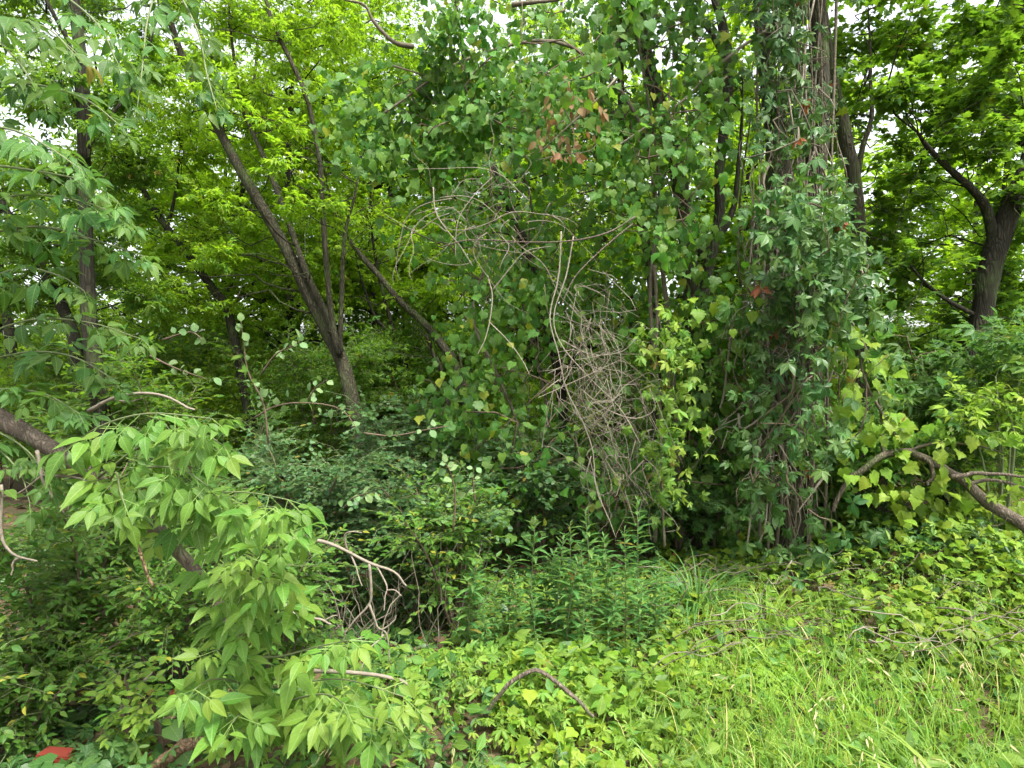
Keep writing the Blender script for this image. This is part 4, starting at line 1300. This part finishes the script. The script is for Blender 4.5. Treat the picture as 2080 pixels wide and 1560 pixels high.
grs = [goldenrod((.10, 3.55), .76, .03), goldenrod((.45, 3.5), .80, -.05), goldenrod((.28, 3.35), .58, .07)]
spots = [(-.10, 3.5, .55), (.02, 3.4, .62), (.18, 3.6, .98), (.33, 3.62, .9), (.40, 3.4, .8), (.55, 3.62, 1.0), (.62, 3.45, .9), (.72, 3.65, .98), (.80, 3.5, .75), (-.02, 3.65, .7), (.24, 3.48, .85), (.5, 3.32, .7), (.66, 3.3, .6), (.12, 3.28, .6), (.36, 3.25, .55), (-.14, 3.35, .5), (.86, 3.62, .6), (-.25, 3.55, .95)]
for i, (x, y, s) in enumerate(spots):
    c = copy_tree(grs[i % 3], (x, y, float(ground(x, y)) - .02), rng.uniform(0, 6.28), s)

# ---------------------------------------------------------------- grass
def grass_tmpl(bend, twist=0.0, n=5, w=.0105):
    v, uv, faces = [], [], []
    y = z = 0.0
    a = .08
    for i in range(n + 1):
        t = i / n
        ww = w * (1 - t ** 2.2) + .0006
        v += [(-ww, y, z), (ww, y, z + twist * ww)]
        uv += [(.3, t), (.7, t)]
        y += math.sin(a) / n
        z += math.cos(a) / n
        a += bend / n
    for i in range(n):
        faces.append((2 * i, 2 * i + 1, 2 * i + 3, 2 * i + 2))
    return Tmpl(v, faces, uv)


T_GRASS = [grass_tmpl(b, tw) for b, tw in ((.5, .3), (1.1, -.3), (1.7, .4), (2.3, 0), (1.4, .8))]
T_GRASS_LONG = [grass_tmpl(b, tw, 9, .009) for b, tw in ((1.3, .3), (1.9, -.3), (2.5, .4))]


def to_px(x, y, z):
    return 1040 + x / y * F, 740 - (z - CAMZ) / y * F


def grass_zone(n):
    x = rng.uniform(-.6, 4.8, n)
    y = rng.uniform(1.5, 4.6, n)
    z = ground(x, y)
    px, py = to_px(x, y, z)
    w = np.clip((px - 1150) / 500, 0, 1) * np.clip((py - 1260) / 230, 0, 1) ** 1.5 + .12 * (px > 1350) * (py > 1200)
    w = np.maximum(w, .05 * ((py > 1380) & (px > 600)))
    w = w * (.5 + .7 * (noise3(np.stack([x, y, 0 * x], -1), 2.2) > -.3))
    k = rng.random(n) < w
    return x[k], y[k], z[k]


gx, gy, gz = grass_zone(34000)
n = len(gx)
ang = rng.uniform(0, 6.28, n)
gl = Leaves().add(T_GRASS, np.stack([gx, gy, gz - .02], -1), np.stack([np.cos(ang), np.sin(ang), rng.normal(0, .15, n)], -1), np.array((0, 0, 1.0)) + rng.normal(0, .16, (n, 3)), rng.uniform(.10, .30, n))
gl.build('grass', M['grass'], None, kind='stuff', label='soft uncut grass in front of the thicket', category='grass')

for nm, lab, cx, cy, nb, L, key in (('grass_tussock', 'arching tussock of long dark grass beside the goldenrod stand', 1.16, 3.95, 120, (.35, .62), 'goldenrod'),
                                    ('grass_tussock', 'small grass tussock with drooping blades under the vine-choked tree', 1.50, 3.7, 60, (.25, .42), 'grass'),
                                    ('grass_tussock', 'tall pale grass tuft with long arching blades at the edge of the lawn', 1.52, 1.95, 70, (.35, .62), 'grass')):
    root = thing(nm, lab, 'grass', (cx, cy, float(ground(cx, cy)) - .02))
    an = rng.uniform(0, 6.28, nb)
    rr = .09 * np.sqrt(rng.random(nb))
    leaf_objects(root, T_GRASS_LONG, 'grasslong', M[key], np.stack([cx + np.cos(an) * rr, cy + np.sin(an) * rr, np.full(nb, float(ground(cx, cy)) - .02)], -1), np.stack([np.cos(an), np.sin(an), rng.uniform(-.9, -.05, nb)], -1), np.array((0, 0, 1.0)) + rng.normal(0, .15, (nb, 3)), rng.uniform(*L, nb), 'blade')

# ripe brome heads
SPIKE = blade_tmpl([0, .07, .10, .08, .04, 0], .5, .05)
for i in range(26):
    x = rng.uniform(.75, 2.0) if i < 20 else rng.uniform(-.9, -.2)
    y = rng.uniform(1.7, 2.9) if i < 20 else rng.uniform(2.3, 2.45)
    z = float(ground(x, y))
    h = rng.uniform(.28, .5) if i < 20 else .22
    a = rng.uniform(0, 6.28)
    root = thing('brome_stalk', 'thin grass stalk nodding under a few straw-coloured seed spikelets', 'grass', (x, y, z - .02), 'ripe seed stalks among the grass')
    b = np.array((x, y, z - .02))
    e = b + np.array((math.cos(a) * h * .45, math.sin(a) * h * .45, h))
    q = smooth_line([b, (b + e) / 2 + np.array((0, 0, h * .18)), e, e + np.array((math.cos(a) * .08, math.sin(a) * .08, -.04))], 12)
    Tubes().add(q, np.linspace(.0016, .0008, 12), 4).build('stem', M['grass'], root)
    ns = 6
    leaf_objects(root, [SPIKE], 'spike', M['seed'], q[-6:], np.array((math.cos(a), math.sin(a), -.6)) + rng.normal(0, .35, (ns, 3)), np.array((0, 0, 1.0)) + rng.normal(0, .5, (ns, 3)), rng.uniform(.020, .036, ns), 'spikelet')

# ---------------------------------------------------------------- ground cover
def cover_h(x, y):
    p = np.stack([x, y, 0 * x], -1)
    h = .085 + .07 * noise3(p, 1.5) + .07 * noise3(p + 3, 3.4)
    h = h + .20 * np.exp(-(((x - 2.9) / 1.0) ** 2 + ((y - 4.2) / .8) ** 2))
    h = h + .10 * np.exp(-(((x - .1) / .5) ** 2 + ((y - 2.95) / .4) ** 2))
    return np.maximum(h, .02)


def cover(n, xr, yr, wfun):
    x = rng.uniform(*xr, n)
    y = rng.uniform(*yr, n)
    g = ground(x, y)
    px, py = to_px(x, y, g)
    k = rng.random(n) < wfun(x, y, px, py)
    x, y, g = x[k], y[k], g[k]
    z = g + cover_h(x, y) * rng.uniform(.2, 1.15, len(x))
    m = len(x)
    d = np.stack([rng.normal(0, 1, m), rng.normal(-.35, 1, m), rng.normal(-.15, .25, m)], -1)
    nr = np.array((0, -.3, 1.0)) + rng.normal(0, .5, (m, 3))
    return np.stack([x, y, z], -1), d, nr


def patch(x, y, s, off, th):
    return (noise3(np.stack([x + off, y, 0 * x], -1), s) > th).astype(float)


def w_young(x, y, px, py):
    w = .9 * (px > 620) * (py > 1180) + .4 * (px > 380) * (py > 1420)
    w = w * (1 - .8 * ((px > 660) & (px < 920) & (py < 1330)))
    w = w * np.where((px > 1500) & (py > 1330), .35, 1)
    return w * (.22 + .78 * patch(x, y, 2.3, 0, -.05))


p_, d_, n_ = cover(17000, (-1.4, 4.5), (1.9, 5.2), w_young)
Leaves().add(plain(T_CREEP), p_, d_, n_, .076 * rng.uniform(.5, 1.2, len(p_))).build('creeping_ground_cover', M['creeper_young'], None, kind='stuff', label='light green five-fingered creeper carpeting the ground', category='ground cover')


def w_grape(x, y, px, py):
    w = .95 * (px > 1330) * (py > 1040) * (py < 1420) + .5 * (px > 1000) * (py > 1300)
    return w * (.3 + .7 * patch(x, y, 1.5, 11, -.2))


p_, d_, n_ = cover(22000, (-.3, 5.5), (2.1, 5.6), w_grape)
Leaves().add(plain(T_GRAPE), p_, d_, n_, .058 * rng.uniform(.45, 1.25, len(p_))).build('trailing_ground_vine', M['grape_young'], None, kind='stuff', label='yellow-green lobed vine leaves trailing over the bank', category='ground cover')


def w_dark(x, y, px, py):
    w = .9 * (px < 1000) * (py > 1000) + .8 * (py > 980) * (py < 1200) * (px > 900) + .25
    return w * (.25 + .75 * patch(x, y, 1.9, 23, -.1))


p_, d_, n_ = cover(25000, (-4.5, 5.5), (2.2, 6.5), w_dark)
Leaves().add(plain(T_CREEP + T_HEART), p_, d_, n_, .080 * rng.uniform(.5, 1.2, len(p_))).build('shade_ground_cover', M['creeper'], None, kind='stuff', label='dark low creeper leaves covering the shaded ground', category='ground cover')


def w_weed(x, y, px, py):
    return (.8 * (py > 1350) * (px > 500) + .2 * (py > 1200)) * (.2 + .8 * patch(x, y, 2.6, 31, 0))


p_, d_, n_ = cover(4500, (-1.2, 3.5), (1.8, 4.0), w_weed)
Leaves().add(T_OVAL + T_LANCE, p_ + np.array((0, 0, .04)), d_ + np.array((0, 0, .4)), n_, .08 * rng.uniform(.5, 1.2, len(p_))).build('broad_leaved_weeds', M['elder'], None, kind='stuff', label='mixed broad-leaved weeds growing through the grass edge', category='weeds')
# litter
n = 9000
x, y = rng.uniform(-6, 7, n), rng.uniform(2.2, 10, n)
Leaves().add(plain(T_OVAL), np.stack([x, y, ground(x, y) + rng.uniform(.004, .02, n)], -1), rng.normal(0, 1, (n, 3)) * np.array((1, 1, .1)), np.array((0, 0, 1.0)) + rng.normal(0, .3, (n, 3)), rng.uniform(.05, .11, n)).build('leaf_litter', M['litter'], None, kind='stuff', label='brown leaf litter on the shaded soil', category='leaf litter')

# ---------------------------------------------------------------- dead wood
def branch_thing(name, label, arms, mat, cat='branch', sides=8, wob=.06, part='arm'):
    first = px_line(*arms[0][:3], 20)
    root = thing(name, label, cat, first[0])
    for k, (pts, y0, y1, w0, w1) in enumerate(arms):
        q = px_line(pts, y0, y1, 20)
        if part == 'arm' or k == 0:
            q = q + np.concatenate([[np.zeros(3)], smooth_line(rng.normal(0, .25 * w0 * .5 / F * y0, (6, 3)), 18), [np.zeros(3)]])
        Tubes().add(q, np.linspace(w0 * .5 / F * y0, w1 * .5 / F * y1, 20), sides, wob).build('main_stem' if k == 0 else 'side_branch', M[mat], root)
    return root


branch_thing('fallen_branch', 'thick broken fallen branch with peeling bark propped in the vines under the dark maple', [
    ([(2110, 1095), (2060, 1055), (2009, 1025), (1966, 988), (1932, 968), (1895, 937), (1851, 917)], 4.0, 4.2, 27, 15), ([(1932, 968), (1990, 962), (2085, 968)], 4.05, 3.9, 10, 5), ([(1960, 985), (2020, 975), (2085, 992)], 4.05, 3.9, 9, 5),
    ([(1851, 917), (1794, 925), (1745, 960), (1717, 978), (1693, 1038)], 4.2, 4.25, 15, 8), ([(1880, 930), (1895, 960), (1885, 985)], 4.15, 4.1, 10, 6)], 'limb')
branch_thing('leaning_branch', 'dark broken branch slanting in the shade below the fallen branch', [([(1720, 978), (1760, 1020), (1800, 1040), (1845, 1050)], 4.6, 4.6, 13, 9), ([(1800, 960), (1797, 1000), (1800, 1050)], 4.6, 4.6, 8, 6)], 'bark')
branch_thing('arched_branch', 'bent dry branch arching out of the creeper with its bark flaking', [([(985, 1455), (1000, 1428), (1015, 1408), (1035, 1388), (1075, 1366), (1095, 1362), (1130, 1386), (1160, 1411), (1185, 1430), (1205, 1455)], 2.62, 2.55, 10, 8)], 'limb')
branch_thing('pale_dead_branch', 'pale forked dead branch reaching over the twiggy hollow', [
    ([(590, 1095), (640, 1096), (690, 1112), (750, 1145), (800, 1162), (825, 1190)], 3.1, 3.1, 9, 4), ([(750, 1145), (754, 1200), (750, 1228), (720, 1260), (700, 1285)], 3.1, 3.1, 7, 3), ([(750, 1228), (765, 1270), (785, 1290), (795, 1350)], 3.1, 3.1, 6, 2), ([(775, 1280), (800, 1262), (805, 1250)], 3.1, 3.1, 4, 2),
    ([(705, 1117), (701, 1090), (712, 1080), (735, 1082)], 3.1, 3.05, 5, 2), ([(765, 1150), (785, 1190), (782, 1215), (780, 1240)], 3.1, 3.05, 4, 2), ([(710, 1120), (725, 1160), (735, 1190)], 3.1, 3.05, 4, 2), ([(780, 1290), (750, 1320), (735, 1360)], 3.1, 3.0, 5, 2), ([(785, 1200), (800, 1198), (815, 1210)], 3.08, 3.05, 3, 2)], 'vine', sides=6)
branch_thing('curved_dead_twig', 'thin pale dead twig bowing up in an arch behind the box elder spray', [([(180, 835), (215, 815), (250, 803), (300, 798), (345, 808), (395, 832)], 3.0, 2.9, 9, 4), ([(230, 812), (265, 815), (300, 805)], 3.0, 2.95, 4, 2)], 'vine', 'twig', 6)
branch_thing('forked_dead_twig', 'forked bare twig below the shaded box elder bough', [([(75, 915), (85, 965), (100, 1000), (130, 1040)], 2.4, 2.4, 8, 5), ([(85, 965), (150, 970), (215, 990)], 2.4, 2.3, 6, 3), ([(85, 965), (40, 1000), (0, 1010)], 2.4, 2.4, 4, 2)], 'vine', 'twig', 6)
branch_thing('hooked_dead_twig', 'grey hooked twig dangling at the edge of the privet', [([(2, 985), (5, 1090), (35, 1130), (75, 1140)], 2.4, 2.4, 7, 4), ([(38, 1132), (26, 1145), (23, 1168)], 2.4, 2.4, 5, 3)], 'vine', 'twig', 6)
branch_thing('snapped_twig', 'snapped twig with a bare pale end poking down from the box elder spray', [([(280, 1105), (290, 1140), (300, 1165), (312, 1190)], 2.1, 2.1, 7, 6)], 'dry_wood', 'twig', 6)
branch_thing('leaning_stick', 'straight grey stick leaning up out of the hollow through the privet', [([(200, 1488), (245, 1440), (285, 1392), (308, 1365)], 3.0, 3.1, 7, 5)], 'vine', 'twig', 6)
branch_thing('dead_side_limb', 'bare grey limb end lying across the lowest box elder sprays', [([(635, 1364), (700, 1366), (780, 1372), (815, 1385), (835, 1396)], 2.35, 2.3, 9, 5)], 'vine', 'twig', 6)
branch_thing('crooked_dead_twig', 'crooked bare twig between box elder spray and pale dead branch', [([(570, 1215), (590, 1240), (612, 1256), (650, 1258), (672, 1268)], 2.6, 2.6, 7, 4), ([(655, 1262), (675, 1252), (685, 1250)], 2.6, 2.6, 3, 2)], 'vine', 'twig', 6)
lg = branch_thing('rotting_log', 'rotting log lying in the dark hollow under the privet', [([(-40, 1482), (30, 1462), (90, 1442), (180, 1412)], 3.15, 3.3, 34, 26)], 'dry_wood', 'log', 10, .1)
branch_thing('weathered_log', 'weathered split log end beside the red beam', [([(300, 1580), (335, 1545), (365, 1520), (400, 1512), (445, 1516)], 2.35, 2.45, 24, 30)], 'dry_wood', 'log', 10, .1)
branch_thing('short_stick', 'short orange-brown broken stick lying on the trailing vines', [([(1672, 1188), (1695, 1196), (1720, 1206)], 3.9, 3.85, 9, 7)], 'dry_wood', 'stick', 7)
tp = thing('twig_heap', 'loose heap of brown dead twigs and runners on the bank under the yellow-green vine', 'dead twigs', (2.2, 3.5, float(ground(2.2, 3.5))))
for k in range(110):
    x, y = rng.uniform(.6, 3.8), rng.uniform(2.9, 4.3)
    a = rng.normal(0, .5) + (0 if rng.random() < .8 else 1.5)
    L = rng.uniform(.2, .7)
    p0 = np.array((x, y, float(ground(x, y)) + rng.uniform(.06, .26)))
    x1, y1 = x + math.cos(a) * L, y + math.sin(a) * L * .5
    p1 = np.array((x1, y1, float(ground(x1, y1)) + rng.uniform(.06, .26)))
    Tubes().add(wander(p0, p1, 10, .03, -.03), np.linspace(.0034, .0014, 10), 4).build('twig', M['vine' if k % 5 == 0 else 'vine_brown'], tp)
ht = thing('hollow_twigs', 'thicket of thin brown dead stems standing in the dark hollow under the buckthorn', 'dead twigs', (-.75, 3.9, float(ground(-.75, 3.9))))
for k in range(60):
    x, y = rng.uniform(-1.25, -.2), rng.uniform(3.6, 4.3)
    p0 = np.array((x, y, float(ground(x, y))))
    p1 = p0 + np.array((rng.normal(0, .22), rng.normal(0, .12), rng.uniform(.2, .65)))
    Tubes().add(wander(p0, p1, 8, .02), np.linspace(.0045, .0016, 8), 4).build('stem', M['vine_brown' if k % 4 else 'vine'], ht)

# red beam
def box_mesh(name, L, w, h, mat):
    import bmesh
    bm = bmesh.new()
    bmesh.ops.create_cube(bm, size=1)
    bmesh.ops.scale(bm, vec=(L, w, h), verts=bm.verts)
    bmesh.ops.bevel(bm, geom=bm.edges[:], offset=.004, segments=2, affect='EDGES')
    me = bpy.data.meshes.new(name)
    bm.to_mesh(me)
    bm.free()
    me.materials.append(mat)
    return me


a, b = P(90, 1572, 2.66), P(350, 1556, 2.58)
rb = thing('red_beam', 'faded red painted steel channel beam half buried in leaves', 'beam', (a + b) / 2)
rb.rotation_euler = (0, R(-1), math.atan2(b[1] - a[1], b[0] - a[0]))
for nm, w, h, dy, dz in (('web', .012, .10, -.030, 0.0), ('flange', .070, .010, .005, .055), ('flange', .070, .010, .005, -.055)):
    o = bpy.data.objects.new(nm, box_mesh(nm, .62, w, h, M['red']))
    col.objects.link(o)
    o.parent = rb
    o.location = (.0, dy, dz)
